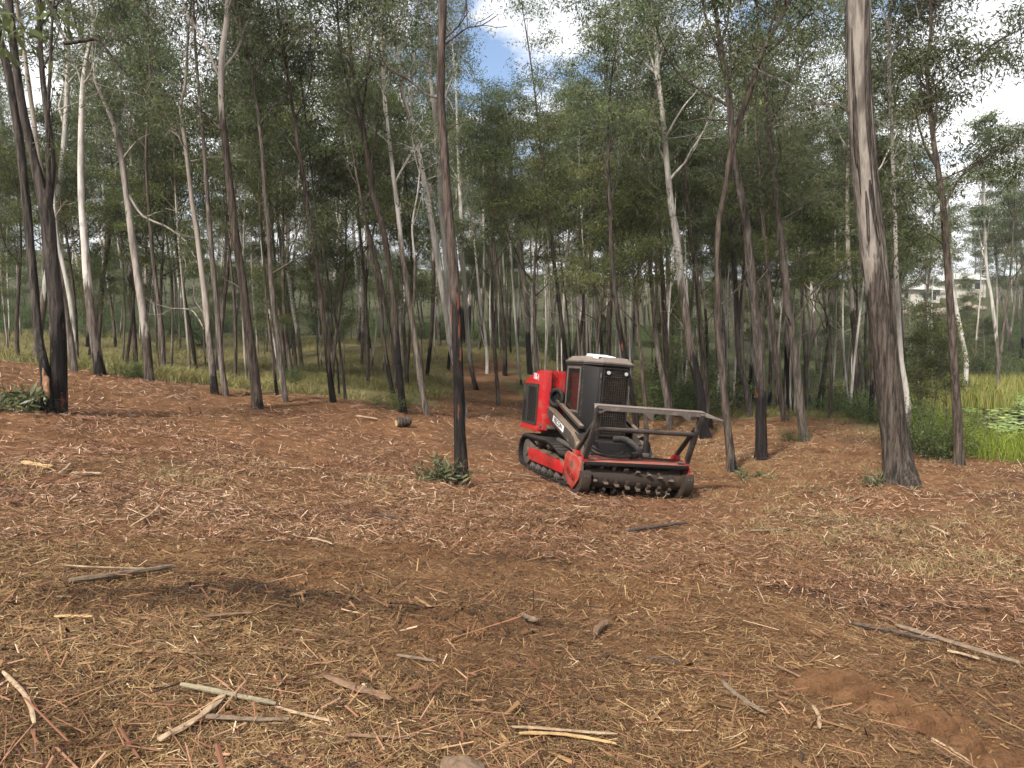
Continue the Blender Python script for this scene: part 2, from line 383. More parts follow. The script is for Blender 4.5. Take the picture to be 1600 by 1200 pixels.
m, n, l, b, o = mat('soil'); M['soil'] = m
tc = n.new('ShaderNodeTexCoord')
def _N(s, d=6.0, r=.6):
    x = nd(n, 'ShaderNodeTexNoise', Scale=s, Detail=d, Roughness=r); l.new(tc.outputs['Object'], x.inputs['Vector']); return x.outputs[0]
def _A_(nm):
    a = n.new('ShaderNodeAttribute'); a.attribute_name = nm; return a.outputs['Fac']
nb, nm_, nf = _N(0.35), _N(2.3, 9.0, .78), _N(28.0, 6.0, .75)
soil = ramp(n, [(0.3, (0.12, 0.055, 0.026)), (0.5, (0.225, 0.112, 0.052)), (0.7, (0.32, 0.175, 0.086))]); l.new(nm_, soil.inputs[0])
damp = ramp(n, [(0.3, (0.058, 0.030, 0.015)), (0.5, (0.155, 0.076, 0.036)), (0.7, (0.26, 0.138, 0.067))]); l.new(nm_, damp.inputs[0])
c = mixc(n, l, _A_('mulch'), soil.outputs[0], damp.outputs[0])
c = mixc(n, l, mth(n, l, 'MULTIPLY', mrange(n, l, nb, .5, .66), .5), c, (0.085, 0.056, 0.036))
c = mixc(n, l, mth(n, l, 'MULTIPLY', mrange(n, l, nf, .5, .75), .55), c, (0.27, 0.165, 0.092))
c = mixc(n, l, mth(n, l, 'MULTIPLY', mrange(n, l, nf, .48, .3), .7), c, (0.035, 0.02, 0.012))
fl = ramp(n, [(0.3, (0.085, 0.072, 0.030)), (0.5, (0.16, 0.135, 0.058)), (0.72, (0.24, 0.185, 0.090))]); l.new(nm_, fl.inputs[0])
c = mixc(n, l, _A_('cleared'), mixc(n, l, mth(n, l, 'MULTIPLY', _A_('scrub'), .92), fl.outputs[0], mixc(n, l, nm_, (0.016, 0.021, 0.008), (0.062, 0.066, 0.026))), c)
c = mixc(n, l, _A_('shore'), c, mixc(n, l, nm_, (0.04, 0.055, 0.014), (0.12, 0.14, 0.035)))
l.new(c, b.inputs['Base Color']); b.inputs['Roughness'].default_value = 0.95; b.inputs['Specular IOR Level'].default_value = 0.1
nff = _N(120.0, 4.0, .7)
bp = nd(n, 'ShaderNodeBump', Strength=1.0, Distance=0.06)
l.new(mth(n, l, 'ADD', mth(n, l, 'ADD', mth(n, l, 'MULTIPLY', nf, 0.7), mth(n, l, 'MULTIPLY', nff, .2)), nm_), bp.inputs['Height']); l.new(bp.outputs[0], b.inputs['Normal'])
GROUND = put('ground', gm, M['soil'], kind='structure', label='bare brown mulched soil sloping down from the ridge')

# loaves of soil left between the bars of the crawler track, lower right
a_, b_, w_ = PRINTS[0]; L_ = math.hypot(b_[0] - a_[0], b_[1] - a_[1]); tx, ty = (b_[0] - a_[0]) / L_, (b_[1] - a_[1]) / L_
g_ = np.random.default_rng(77)
M['print_soil'] = M['soil']
for k in range(7):
    t = .04 + k * .185 + g_.normal(0, .012); off = g_.normal(0, .025); hw = .23 + g_.normal(0, .03); nu, nv = 15, 9
    U, Vv = np.meshgrid(np.linspace(-1, 1, nu), np.linspace(-1, 1, nv), indexing='ij')
    X_ = a_[0] + tx * (t + Vv * .060 + .02 * noise(U * 2, k, 0, 5)) - ty * (off + U * hw); Y_ = a_[1] + ty * (t + Vv * .060 + .02 * noise(U * 2, k, 0, 5)) + tx * (off + U * hw)
    prof = np.clip(1 - np.abs(U) ** 6, 0, 1) * np.clip(1 - np.abs(Vv) ** 6, 0, 1)
    gb_ = base_h(X_, Y_); lift_ = float((ground_h(X_, Y_) - gb_).mean())
    Z_ = gb_ + lift_ - .035 + prof * (.10 + .010 * noise(U * 3 + k, Vv * 1.5, 0, 9) + .005 * noise(U * 11 + k, Vv * 5, 0, 10))
    i_ = np.arange(nu * nv).reshape(nu, nv)
    F_ = np.stack([i_[:-1, :-1], i_[:-1, 1:], i_[1:, 1:], i_[1:, :-1]], -1).reshape(-1, 4)
    me = make_mesh('tread_mark', np.stack([X_, Y_, Z_], -1).reshape(-1, 3), [F_ if tx * 0 + 1 > 0 else F_[:, ::-1]], {'cleared': np.ones(nu * nv), 'shore': np.zeros(nu * nv), 'mulch': np.full(nu * nv, .1), 'scrub': np.zeros(nu * nv)})
    put('tread_mark', me, M['soil'], GROUND)
# ------------------------------------------------------------------ the tracked forestry mulcher
M['red'] = mat_paint('red_paint', (0.38, 0.010, 0.013), (0.19, 0.088, 0.062), 0.62, 0.42, 0, 0.6)
M['red_dusty'] = mat_paint('red_paint_dusty', (0.33, 0.022, 0.018), (0.25, 0.115, 0.08), 0.8, 0.5, 0, 0.95)
M['dark'] = mat_paint('charcoal_paint', (0.011, 0.009, 0.0075), (0.066, 0.048, 0.035), 0.5, 0.75, 0, 0.9)
M['black'] = mat_paint('black_steel', (0.008, 0.007, 0.007), (0.05, 0.037, 0.028), 0.3, 0.55, 0, 0.6)
M['steel'] = mat_paint('worn_steel', (0.115, 0.10, 0.088), (0.10, 0.068, 0.046), 0.5, 0.45, 0.35, 0.5)
M['guard'] = mat_paint('scuffed_guard_steel', (0.095, 0.080, 0.070), (0.24, 0.185, 0.15), 0.5, 0.6, 0.0, 1.0)
M['post'] = mat_paint('dark_post_steel', (0.030, 0.026, 0.023), (0.15, 0.115, 0.09), 0.4, 0.6, 0.0, 0.8)
M['arm'] = mat_paint('dusty_arm_paint', (0.045, 0.038, 0.032), (0.24, 0.165, 0.115), 0.45, 0.55, 0, 1.0)
M['drum'] = mat_paint('muddy_drum_steel', (0.034, 0.024, 0.018), (0.07, 0.043, 0.027), 0.55, 0.7, 0.0, 0.4)
M['tooth'] = mat_paint('polished_tooth_steel', (0.12, 0.095, 0.075), (0.10, 0.07, 0.05), 0.5, 0.55, 0.2, 0.3)
M['pad_steel'] = mat_paint('track_pad_steel', (0.055, 0.050, 0.046), (0.10, 0.072, 0.05), 0.5, 0.42, 0.3, 0.4)
M['mud'] = mat_paint('caked_mud', (0.10, 0.066, 0.042), (0.16, 0.11, 0.07), 0.6, 0.95)
M['rubber'] = mat_paint('hose_rubber', (0.012, 0.011, 0.010), (0.075, 0.058, 0.045), 0.45, 0.6, 0, 0.9)
M['maroon'] = mat_paint('maroon_panel', (0.060, 0.022, 0.018), (0.10, 0.06, 0.045), 0.55, 0.6)
M['white'] = mat_paint('white_plate', (0.72, 0.72, 0.69), (0.35, 0.29, 0.23), 0.25, 0.45, 0, 0.2)
M['lettering'] = mat_paint('black_lettering', (0.010, 0.010, 0.010), (0.05, 0.04, 0.03), 0.2, 0.5)
M['plate_letter'] = mat_paint('worn_dark_lettering', (0.085, 0.010, 0.010), (0.17, 0.06, 0.045), 0.4, 0.5)
M['seat'] = mat_paint('red_seat', (0.035, 0.008, 0.008), (0.03, 0.02, 0.016), 0.2, 0.7)
m, n, l, b, o = mat('lamp_lens'); b.inputs['Base Color'].default_value = (0.85, 0.86, 0.88, 1); b.inputs['Metallic'].default_value = 0.7; b.inputs['Roughness'].default_value = 0.12; M['lens'] = m
m, n, l, b, o = mat('cab_glass'); M['glass'] = m
_tr = n.new('ShaderNodeBsdfTransparent'); _tr.inputs[0].default_value = (0.30, 0.28, 0.26, 1)
_gl = nd(n, 'ShaderNodeBsdfGlossy', Roughness=0.06); _gl.inputs[0].default_value = (0.85, 0.85, 0.85, 1)
_df = n.new('ShaderNodeBsdfDiffuse'); _df.inputs[0].default_value = (0.07, 0.055, 0.042, 1)
_fr = nd(n, 'ShaderNodeFresnel', IOR=1.45)
_m1 = n.new('ShaderNodeMixShader'); _m1.inputs[0].default_value = 0.22; l.new(_tr.outputs[0], _m1.inputs[1]); l.new(_df.outputs[0], _m1.inputs[2])
_m2 = n.new('ShaderNodeMixShader'); l.new(_fr.outputs[0], _m2.inputs[0]); l.new(_m1.outputs[0], _m2.inputs[1]); l.new(_gl.outputs[0], _m2.inputs[2]); l.new(_m2.outputs[0], o.inputs[0])

class B:
    """collects boxes, prisms, bars and tubes into one mesh"""
    def __init__(s): s.bm = bmesh.new()
    def hexa(s, pts):
        v = [s.bm.verts.new(p) for p in pts]
        for f in ((0, 3, 2, 1), (4, 5, 6, 7), (0, 1, 5, 4), (1, 2, 6, 5), (2, 3, 7, 6), (3, 0, 4, 7)): s.bm.faces.new([v[i] for i in f])
        return s
    def box(s, x0, x1, y0, y1, z0, z1):
        return s.hexa([(x0, y0, z0), (x1, y0, z0), (x1, y1, z0), (x0, y1, z0), (x0, y0, z1), (x1, y0, z1), (x1, y1, z1), (x0, y1, z1)])
    def prism(s, poly, axis, lo, hi):
        """poly in the two other axes (in x,y,z order), swept along axis"""
        def P(a, b_, c_): return {'x': (c_, a, b_), 'y': (a, c_, b_), 'z': (a, b_, c_)}[axis]
        v0 = [s.bm.verts.new(P(a, b_, lo)) for a, b_ in poly]; v1 = [s.bm.verts.new(P(a, b_, hi)) for a, b_ in poly]
        k = len(poly)
        s.bm.faces.new(v0[::-1]); s.bm.faces.new(v1)
        for i in range(k): s.bm.faces.new([v0[i], v0[(i + 1) % k], v1[(i + 1) % k], v1[i]])
        return s
    def bar(s, p0, p1, w, h, up=(0, 0, 1)):
        p0, p1 = Vector(p0), Vector(p1); d = (p1 - p0).normalized()
        sd = d.cross(Vector(up)); sd = sd.normalized() if sd.length > 1e-4 else Vector((1, 0, 0)); u = sd.cross(d)
        a, b_ = sd * (w / 2), u * (h / 2)
        return s.hexa([p0 - a - b_, p0 + a - b_, p0 + a + b_, p0 - a + b_, p1 - a - b_, p1 + a - b_, p1 + a + b_, p1 - a + b_])
    def tube(s, pts, r, k=10, caps=True):
        pts = [Vector(p) for p in pts]; rs = r if isinstance(r, (list, tuple)) else [r] * len(pts)
        rings = []; up = None
        for i, p in enumerate(pts):
            t = (pts[min(i + 1, len(pts) - 1)] - pts[max(i - 1, 0)]).normalized()
            if up is None: up = t.orthogonal().normalized()
            up = (up - t * up.dot(t)).normalized(); sd = t.cross(up)
            rings.append([s.bm.verts.new(p + (up * math.cos(a) + sd * math.sin(a)) * rs[i]) for a in [2 * math.pi * j / k for j in range(k)]])
        for a, b_ in zip(rings, rings[1:]):
            for j in range(k): s.bm.faces.new([a[j], a[(j + 1) % k], b_[(j + 1) % k], b_[j]])
        if caps: s.bm.faces.new(rings[0][::-1]); s.bm.faces.new(rings[-1])
        return s
    def torus(s, c, nrm, R0, r0, k=24, j=10):
        c, nrm = Vector(c), Vector(nrm).normalized(); u = nrm.orthogonal().normalized(); w = nrm.cross(u)
        rings = []
        for i in range(k):
            a = 2 * math.pi * i / k; dr = u * math.cos(a) + w * math.sin(a)
            rings.append([s.bm.verts.new(c + dr * (R0 + r0 * math.cos(q)) + nrm * (r0 * math.sin(q))) for q in [2 * math.pi * t / j for t in range(j)]])
        for i in range(k):
            a, b_ = rings[i], rings[(i + 1) % k]
            for t in range(j): s.bm.faces.new([a[t], b_[t], b_[(t + 1) % j], a[(t + 1) % j]])
        return s
    def mesh(s, name, bevel=0.0):
        bmesh.ops.recalc_face_normals(s.bm, faces=s.bm.faces)
        if bevel > 0:
            es = [e for e in s.bm.edges if len(e.link_faces) == 2 and e.calc_face_angle(0) > 0.5]
            bmesh.ops.bevel(s.bm, geom=es, offset=bevel, segments=2, affect='EDGES', profile=0.6, clamp_overlap=True)
        for f in s.bm.faces: f.smooth = True
        me = bpy.data.meshes.new(name); s.bm.to_mesh(me); s.bm.free()
        try: me.set_sharp_from_angle(angle=R(38))
        except Exception: pass
        return me
    def put(s, name, mt, parent, bevel=0.0, **kw):
        return put(name, s.mesh(name, bevel), mt, parent, **kw)

def bez(pts, n_=14):
    """smooth curve through points"""
    P = [Vector(p) for p in pts]; P = [P[0] * 2 - P[1]] + P + [P[-1] * 2 - P[-2]]; out = []
    for i in range(1, len(P) - 2):
        for k in range(n_):
            t = k / n_; a, b_, c_, d_ = P[i - 1], P[i], P[i + 1], P[i + 2]
            out.append(0.5 * ((2 * b_) + (c_ - a) * t + (2 * a - 5 * b_ + 4 * c_ - d_) * t * t + (3 * b_ - a - 3 * c_ + d_) * t ** 3))
    out.append(P[-2]); return out

def lettering(text, size, mt, parent, origin, xdir, ydir, thick=0.002, name='lettering', xscale=1.0):
    cu = bpy.data.curves.new('lettering_curve', 'FONT'); cu.body = text; cu.size = size; cu.extrude = thick; cu.align_x = 'CENTER'; cu.align_y = 'CENTER'
    cu.offset = size * 0.02
    t = bpy.data.objects.new('lettering_tmp', cu); COL.objects.link(t)
    me = bpy.data.meshes.new_from_object(t.evaluated_get(bpy.context.evaluated_depsgraph_get()))
    bpy.data.objects.remove(t); bpy.data.curves.remove(cu)
    X, Y = Vector(xdir).normalized(), Vector(ydir).normalized(); Z = X.cross(Y)
    mm = Matrix((X * xscale, Y, Z)).transposed().to_4x4(); mm.translation = Vector(origin)
    me.transform(mm)
    me.materials.clear()
    return put(name, me, mt, parent)

MPOS = at(992, 781, 13.95)
MROLL, MYAW = R(4.9), R(17)
mul = thing('forestry_mulcher', 'red and black tracked forestry mulcher with caged cab and toothed drum', 'mulcher', tuple(MPOS), (0, MROLL, MYAW))

# -- chassis, hood
B().box(-.54, .54, .95, 4.15, .42, .98).put('chassis', M['black'], mul, .015)
hood_plan = [(-1.0, 4.30), (-1.0, 3.55), (-1.0, 3.12), (-.985, 3.02), (-.80, 2.97), (-.78, 3.10), (-.60, 3.10), (-.60, 2.93), (.60, 2.93), (.60, 3.10), (.78, 3.10), (.80, 2.97), (.985, 3.02), (1.0, 3.12), (1.0, 3.55), (1.0, 4.30)]
hb = B(); hb.prism(hood_plan[::-1], 'z', 1.0, 2.37)
for v in hb.bm.verts:
    if v.co.z > 2: v.co.z = 2.37 - max(0, v.co.y - 3.35) * 0.30
hood = hb.put('engine_hood', M['red'], mul, .012)
B().box(-1.02, 1.02, 3.08, 4.34, .955, 1.075).put('hood_skirt', M['red'], mul, .01)
B().box(-1.0, -.62, 4.345, 4.60, .965, 1.0).box(.62, 1.0, 4.345, 4.60, .965, 1.0).put('rear_step', M['red_dusty'], mul, .006, kind='stuff')
B().box(-.98, .98, 4.30, 4.36, 1.08, 2.02).put('rear_panel', M['dark'], mul, .01)
for sx in (-1, 1):
    x = sx * 1.003
    g = B(); xa, xb = sorted((x, x + sx * .022)); x0, x1 = sorted((x, x + sx * .006))
    B().box(*sorted((x - sx * .001, x + sx * .005)), 3.28, 4.26, 1.10, 2.01).put('grille_backing', M['lettering'], mul)
    for y0, y1, z0, z1 in ((3.22, 3.30, 1.08, 2.04), (3.90, 3.99, 1.08, 2.04), (3.3, 3.9, 1.96, 2.04), (3.3, 3.9, 1.08, 1.14), (3.99, 4.27, 1.62, 2.04), (4.22, 4.27, 1.08, 1.62), (3.99, 4.22, 1.08, 1.13)):
        g.box(xa, xb, y0, y1, z0, z1)
    gr = g.put('side_grille', M['post'], mul, 0)
    sl = None
    for i in range(15):
        z = 1.165 + i * .054
        if sl is None:
            s_ = B(); s_.hexa([(xa + .004, 3.3, -.017), (xb - .002, 3.3, -.022), (xb - .002, 3.9, -.022), (xa + .004, 3.9, -.017), (xa + .004, 3.3, .017), (xb - .002, 3.3, -.004), (xb - .002, 3.9, -.004), (xa + .004, 3.9, .017)])
            sl = s_.mesh('slat'); sl.materials.append(M['dark'])
        put('slat', sl, None, gr, (0, 0, z))
    sl = None
    for i in range(8):
        if sl is None:
            s_ = B(); s_.hexa([(xa + .004, 3.99, -.017), (xb - .002, 3.99, -.022), (xb - .002, 4.22, -.022), (xa + .004, 4.22, -.017), (xa + .004, 3.99, .017), (xb - .002, 3.99, -.004), (xb - .002, 4.22, -.004), (xa + .004, 4.22, .017)])
            sl = s_.mesh('slat'); sl.materials.append(M['dark'])
        put('slat', sl, None, gr, (0, 0, 1.165 + i * .056))
# white number on the hood side above the grille
lettering('135-1', .19, M['white'], mul, (-1.006, 3.47, 2.20), (0, -1, -.10), (0, -.10, 1), name='hood_number', xscale=.9)
# dull panel and warning lettering on the front face beside the cab
B().box(-.735, -.615, 3.085, 3.099, 1.80, 2.33).put('front_plate', M['red_dusty'], mul, .003)
lettering('L5', .13, M['plate_letter'], mul, (-.675, 3.084, 2.16), (1, 0, 0), (0, 0, 1), name='plate_lettering')
lettering('OIL', .06, M['plate_letter'], mul, (-.675, 3.084, 1.98), (1, 0, 0), (0, 0, 1), name='plate_lettering')
# lower front of the hood
B().box(-.97, -.62, 2.90, 3.09, 1.0, 1.36).put('side_box', M['red'], mul, .02)
B().tube([(-.975, 2.98, 1.10), (-1.0, 2.98, 1.10)], .045, 14).put('lock_knob', M['steel'], mul)
# -- intake ring between hood and cab
rg = B(); rg.torus((-.70, 2.86, 1.76), (-.85, -.50, .0), .18, .05, 28, 12)
ring = rg.put('intake_ring', M['rubber'], mul)
B().tube([(-.60, 2.92, 1.76), (-.665, 2.885, 1.76)], .17, 22).put('intake_core', M['black'], ring)

# -- cab: shell of panels, glass, grille, roof
ca, cb, cc_, cd_ = (-.53, 1.80), (-.24, 1.45), (.38, 1.45), (.47, 1.62)
zb, zt = .95, 2.58
cab = B()
cab.box(-.55, -.53, 1.80, 1.90, zb, zt); cab.box(-.55, -.53, 2.62, 2.76, zb, zt); cab.box(-.55, -.53, 1.90, 2.62, zb, 1.54); cab.box(-.55, -.53, 1.90, 2.62, 2.44, zt)
cab.box(.45, .47, 1.62, 1.75, zb, zt); cab.box(.45, .47, 2.62, 2.76, zb, zt); cab.box(.45, .47, 1.75, 2.62, zb, 1.54); cab.box(.45, .47, 1.75, 2.62, 2.44, zt)
cab.box(-.53, .45, 2.74, 2.76, zb, zt); cab.box(-.53, .45, 1.5, 2.74, .93, .97)
cab.hexa([(ca[0] - .02, ca[1], zb), (cb[0] - .006, cb[1], zb), (cb[0], cb[1] + .025, zb), (ca[0], ca[1] + .02, zb), (ca[0] - .02, ca[1], zt), (cb[0] - .006, cb[1], zt), (cb[0], cb[1] + .025, zt), (ca[0], ca[1] + .02, zt)])
cab.hexa([(cc_[0], cc_[1], zb), (cd_[0], cd_[1], zb), (cd_[0] - .02, cd_[1] + .01, zb), (cc_[0] - .01, cc_[1] + .03, zb), (cc_[0], cc_[1], zt), (cd_[0], cd_[1], zt), (cd_[0] - .02, cd_[1] + .01, zt), (cc_[0] - .01, cc_[1] + .03, zt)])
cab.box(-.24, .38, 1.452, 1.48, zb, 1.10); cab.box(-.24, .38, 1.452, 1.48, 2.50, zt)
shell = cab.put('cab', M['dark'], mul, .006)
# raised inner panel on the slanted corner
dx, dy = cb[0] - ca[0], cb[1] - ca[1]; L_ = math.hypot(dx, dy); nx, ny = dy / L_, -dx / L_
pc = lambda t, h, e: (ca[0] - .02 + (dx + .012) * t + nx * e, ca[1] + dy * t + ny * e, h)
B().hexa([pc(.12, 1.05, .002), pc(.86, 1.05, .002), pc(.86, 1.05, .012), pc(.12, 1.05, .012), pc(.12, 2.50, .002), pc(.86, 2.50, .002), pc(.86, 2.50, .012), pc(.12, 2.50, .012)]).put('corner_panel', M['black'], shell, .003)
bt = None
for t in (.05, .95):
    for k in range(6):
        q = pc(t, 1.2 + k * .25, .008)
        if bt is None: bt = B().tube([(0, 0, 0), (nx * .008, ny * .008, 0)], .011, 8).mesh('bolt'); bt.materials.append(M['steel'])
        if t < .5 or k in (1, 4): put('bolt', bt, None, shell, q)
for z in (1.55, 2.34):
    q = pc(.97, z, .02); B().tube([(q[0], q[1], z - .05), (q[0], q[1], z + .05)], .018, 8).put('hinge', M['steel'], shell)
for sx in (-1, 1):
    wx = -.551 if sx < 0 else .471; xa, xb = sorted((wx, wx + sx * .019)); y0, y1 = 1.87, 2.65
    w = B()
    for a in ((y0, y0 + .045, 1.50, 2.50), (y1 - .045, y1, 1.50, 2.50), (y0 + .045, y1 - .045, 1.50, 1.55), (y0 + .045, y1 - .045, 2.45, 2.50)): w.box(xa, xb, *a)
    wf = w.put('window_frame', M['guard'], shell, .004)
    B().box(min(wx - sx * .006, wx + sx * .002), max(wx - sx * .006, wx + sx * .002), y0 + .04, y1 - .04, 1.545, 2.455).put('side_window', M['glass'], shell)
# front door: frame, pane, wire mesh, lamps
fd = B()
for a in ((-.235, -.20, 1.06, 2.52), (.34, .375, 1.06, 2.52), (-.20, .34, 2.485, 2.52), (-.20, .34, 1.06, 1.10), (-.20, .34, 2.31, 2.335), (-.20, .34, 1.595, 1.62)): fd.box(a[0], a[1], 1.415, 1.449, a[2], a[3])
door = fd.put('front_door', M['dark'], mul, .004)
B().box(-.20, .34, 1.462, 1.470, 1.10, 2.49).put('windscreen', M['glass'], door)
wr = B()
for i in range(1, 11): x = -.20 + i * .54 / 11; wr.box(x - .0025, x + .0025, 1.424, 1.431, 1.10, 2.485)
for i in range(1, 25): z = 1.10 + i * 1.385 / 25; wr.box(-.20, .34, 1.4165, 1.4235, z - .0025, z + .0025)
wr.put('wire_mesh', M['post'], door, kind='stuff')
for x in (-.13, .275):
    lp = B().tube([(x, 1.43, 2.405), (x, 1.385, 2.405)], .048, 18).put('work_lamp', M['black'], door)
    B().tube([(x, 1.386, 2.405), (x, 1.376, 2.405)], [.043, .036], 18).put('lens', M['lens'], lp)
B().tube([(-.10, 1.452, 1.85), (.02, 1.452, 2.14)], .009, 6).put('wiper', M['black'], door)
B().tube(bez([(.355, 1.41, 2.15), (.355, 1.37, 2.1), (.355, 1.37, 1.75), (.355, 1.41, 1.7)], 6), .010, 8).put('door_handle', M['steel'], door)
st = B(); st.box(-.22, .24, 1.95, 2.42, 1.25, 1.42); st.hexa([(-.20, 2.32, 1.42), (.22, 2.32, 1.42), (.22, 2.44, 1.42), (-.20, 2.44, 1.42), (-.17, 2.44, 2.2), (.19, 2.44, 2.2), (.19, 2.56, 2.2), (-.17, 2.56, 2.2)]); st.box(-.1, .12, 2.46, 2.56, 2.2, 2.4)
st.put('operator_seat', M['seat'], mul, .03)
# roof
rp_ = [(-.57, 2.80), (-.57, 1.76), (-.28, 1.37), (.42, 1.37), (.51, 1.60), (.51, 2.80)]
rb = B(); rb.prism(rp_, 'z', 2.56, 2.63)
sc = lambda k, dy_: [(x * k, 2.1 + (y - 2.1) * k + dy_) for x, y in rp_]
top = sc(.80, .03)
v0 = [rb.bm.verts.new((x * .985, 2.1 + (y - 2.1) * .985, 2.625)) for x, y in rp_]; v1 = [rb.bm.verts.new((x, y, 2.735)) for x, y in top]
for i in range(6): rb.bm.faces.new([v0[i], v0[(i + 1) % 6], v1[(i + 1) % 6], v1[i]])
rb.bm.faces.new(v1); rb.bm.faces.new(v0[::-1])
roof = rb.put('roof', M['guard'], mul, .008)
B().prism([(x * 1.012, 2.1 + (y - 2.1) * 1.012) for x, y in rp_], 'z', 2.575, 2.60).put('roof_trim', M['dark'], roof, .003)
B().hexa([(-.38, 1.58, 2.69), (.14, 1.58, 2.69), (.14, 2.10, 2.74), (-.38, 2.10, 2.74), (-.35, 1.64, 2.755), (.11, 1.64, 2.755), (.11, 2.10, 2.80), (-.35, 2.10, 2.80)]).put('roof_hatch', M['white'], roof, .012)
for x in (-.27, .03): B().box(x - .035, x + .035, 1.545, 1.585, 2.68, 2.73).put('hatch_catch', M['black'], roof, .005)
B().hexa([(.18, 1.62, 2.70), (.34, 1.62, 2.70), (.34, 1.98, 2.73), (.18, 1.98, 2.73), (.19, 1.68, 2.77), (.29, 1.68, 2.77), (.29, 1.96, 2.78), (.19, 1.96, 2.78)]).put('roof_vent', M['dark'], roof, .01)

# -- lift arms
for sx in (-1, 1):
    x = sx * .76
    ab = B()
    prof = [(3.28, 1.36), (3.28, 1.53), (3.05, 1.57), (2.85, 1.50), (1.42, 1.10), (1.12, .92), (.84, .62), (.80, .50), (.92, .44), (1.06, .58), (1.30, .80), (1.55, .88), (2.75, 1.22), (2.95, 1.34)]
    ab.prism(prof, 'x', x - .085, x + .085)
    arm = ab.put('lift_arm', M['arm'], mul, .012)
    B().bar((x + .125 * -sx, 3.02, 1.72), (x + .125 * -sx, 1.40, 1.235), .10, .07).put('arm_cover', M['arm'], arm, .008)
    B().tube([(x - .1, 3.15, 1.45), (x + .1, 3.15, 1.45)], .055, 14).put('pivot_pin', M['steel'], arm)
    B().bar((x, 2.9, 1.0), (x, 3.2, 1.42), .20, .16).put('arm_bracket', M['arm'], arm, .01)
    for a in ((1.9, 1.03), (2.2, 1.12)): pass
    B().tube([(x, 2.35, .86), (x, 1.55, .80)], .055, 12).put('lift_cylinder', M['steel'], arm)
    B().tube([(x, 1.6, .80), (x, 1.12, .62)], .03, 10).put('cylinder_rod', M['steel'], arm)
arm_dir = Vector((0, 1.42 - 2.85, 1.10 - 1.50)).normalized(); arm_up = Vector((0, -arm_dir.z, arm_dir.y)) * -1
lab_c = Vector((-.848, 2.22, 1.225))
pl = B(); hw, hh = .36, .07
q = [lab_c + arm_dir * a + arm_up * b_ for a, b_ in ((-hw, -hh), (hw, -hh), (hw, hh), (-hw, hh))]
pl.hexa([p for p in q] + [p + Vector((-.004, 0, 0)) for p in q])
label_ = pl.put('name_plate', M['white'], mul)
lettering('FECON', .15, M['lettering'], mul, lab_c + Vector((-.0065, 0, 0)), arm_dir, arm_up, name='plate_lettering', xscale=1.05)

# -- tracks
def track_path():
    top = [(3.98, .80), (3.5, .80), (3.0, .815), (2.5, .825), (2.2, .80), (1.9, .735), (1.6, .655)]
    fr = [(1.30 + .325 * math.cos(R(a)), .345 + .325 * math.sin(R(a))) for a in range(75, 271, 15)]; fr = [(1.30 - (x - 1.30) if False else x, z) for x, z in fr]
    fr = [(1.30 - .325 * math.sin(R(a)), .345 + .325 * math.cos(R(a))) for a in range(10, 181, 14)]
    bt_ = [(1.6, .02), (2.2, .02), (2.8, .02), (3.3, .02)]
    rr_ = [(3.95 - .0 + .375 * math.sin(R(a)), .42 - .38 * math.cos(R(a))) for a in range(30, 181, 14)]
    return top + fr + bt_ + [(3.70, .06)] + rr_
tp = np.array(track_path() + [track_path()[0]])
seg = np.hypot(*(tp[1:] - tp[:-1]).T); cum = np.concatenate([[0], np.cumsum(seg)])
NP = 46
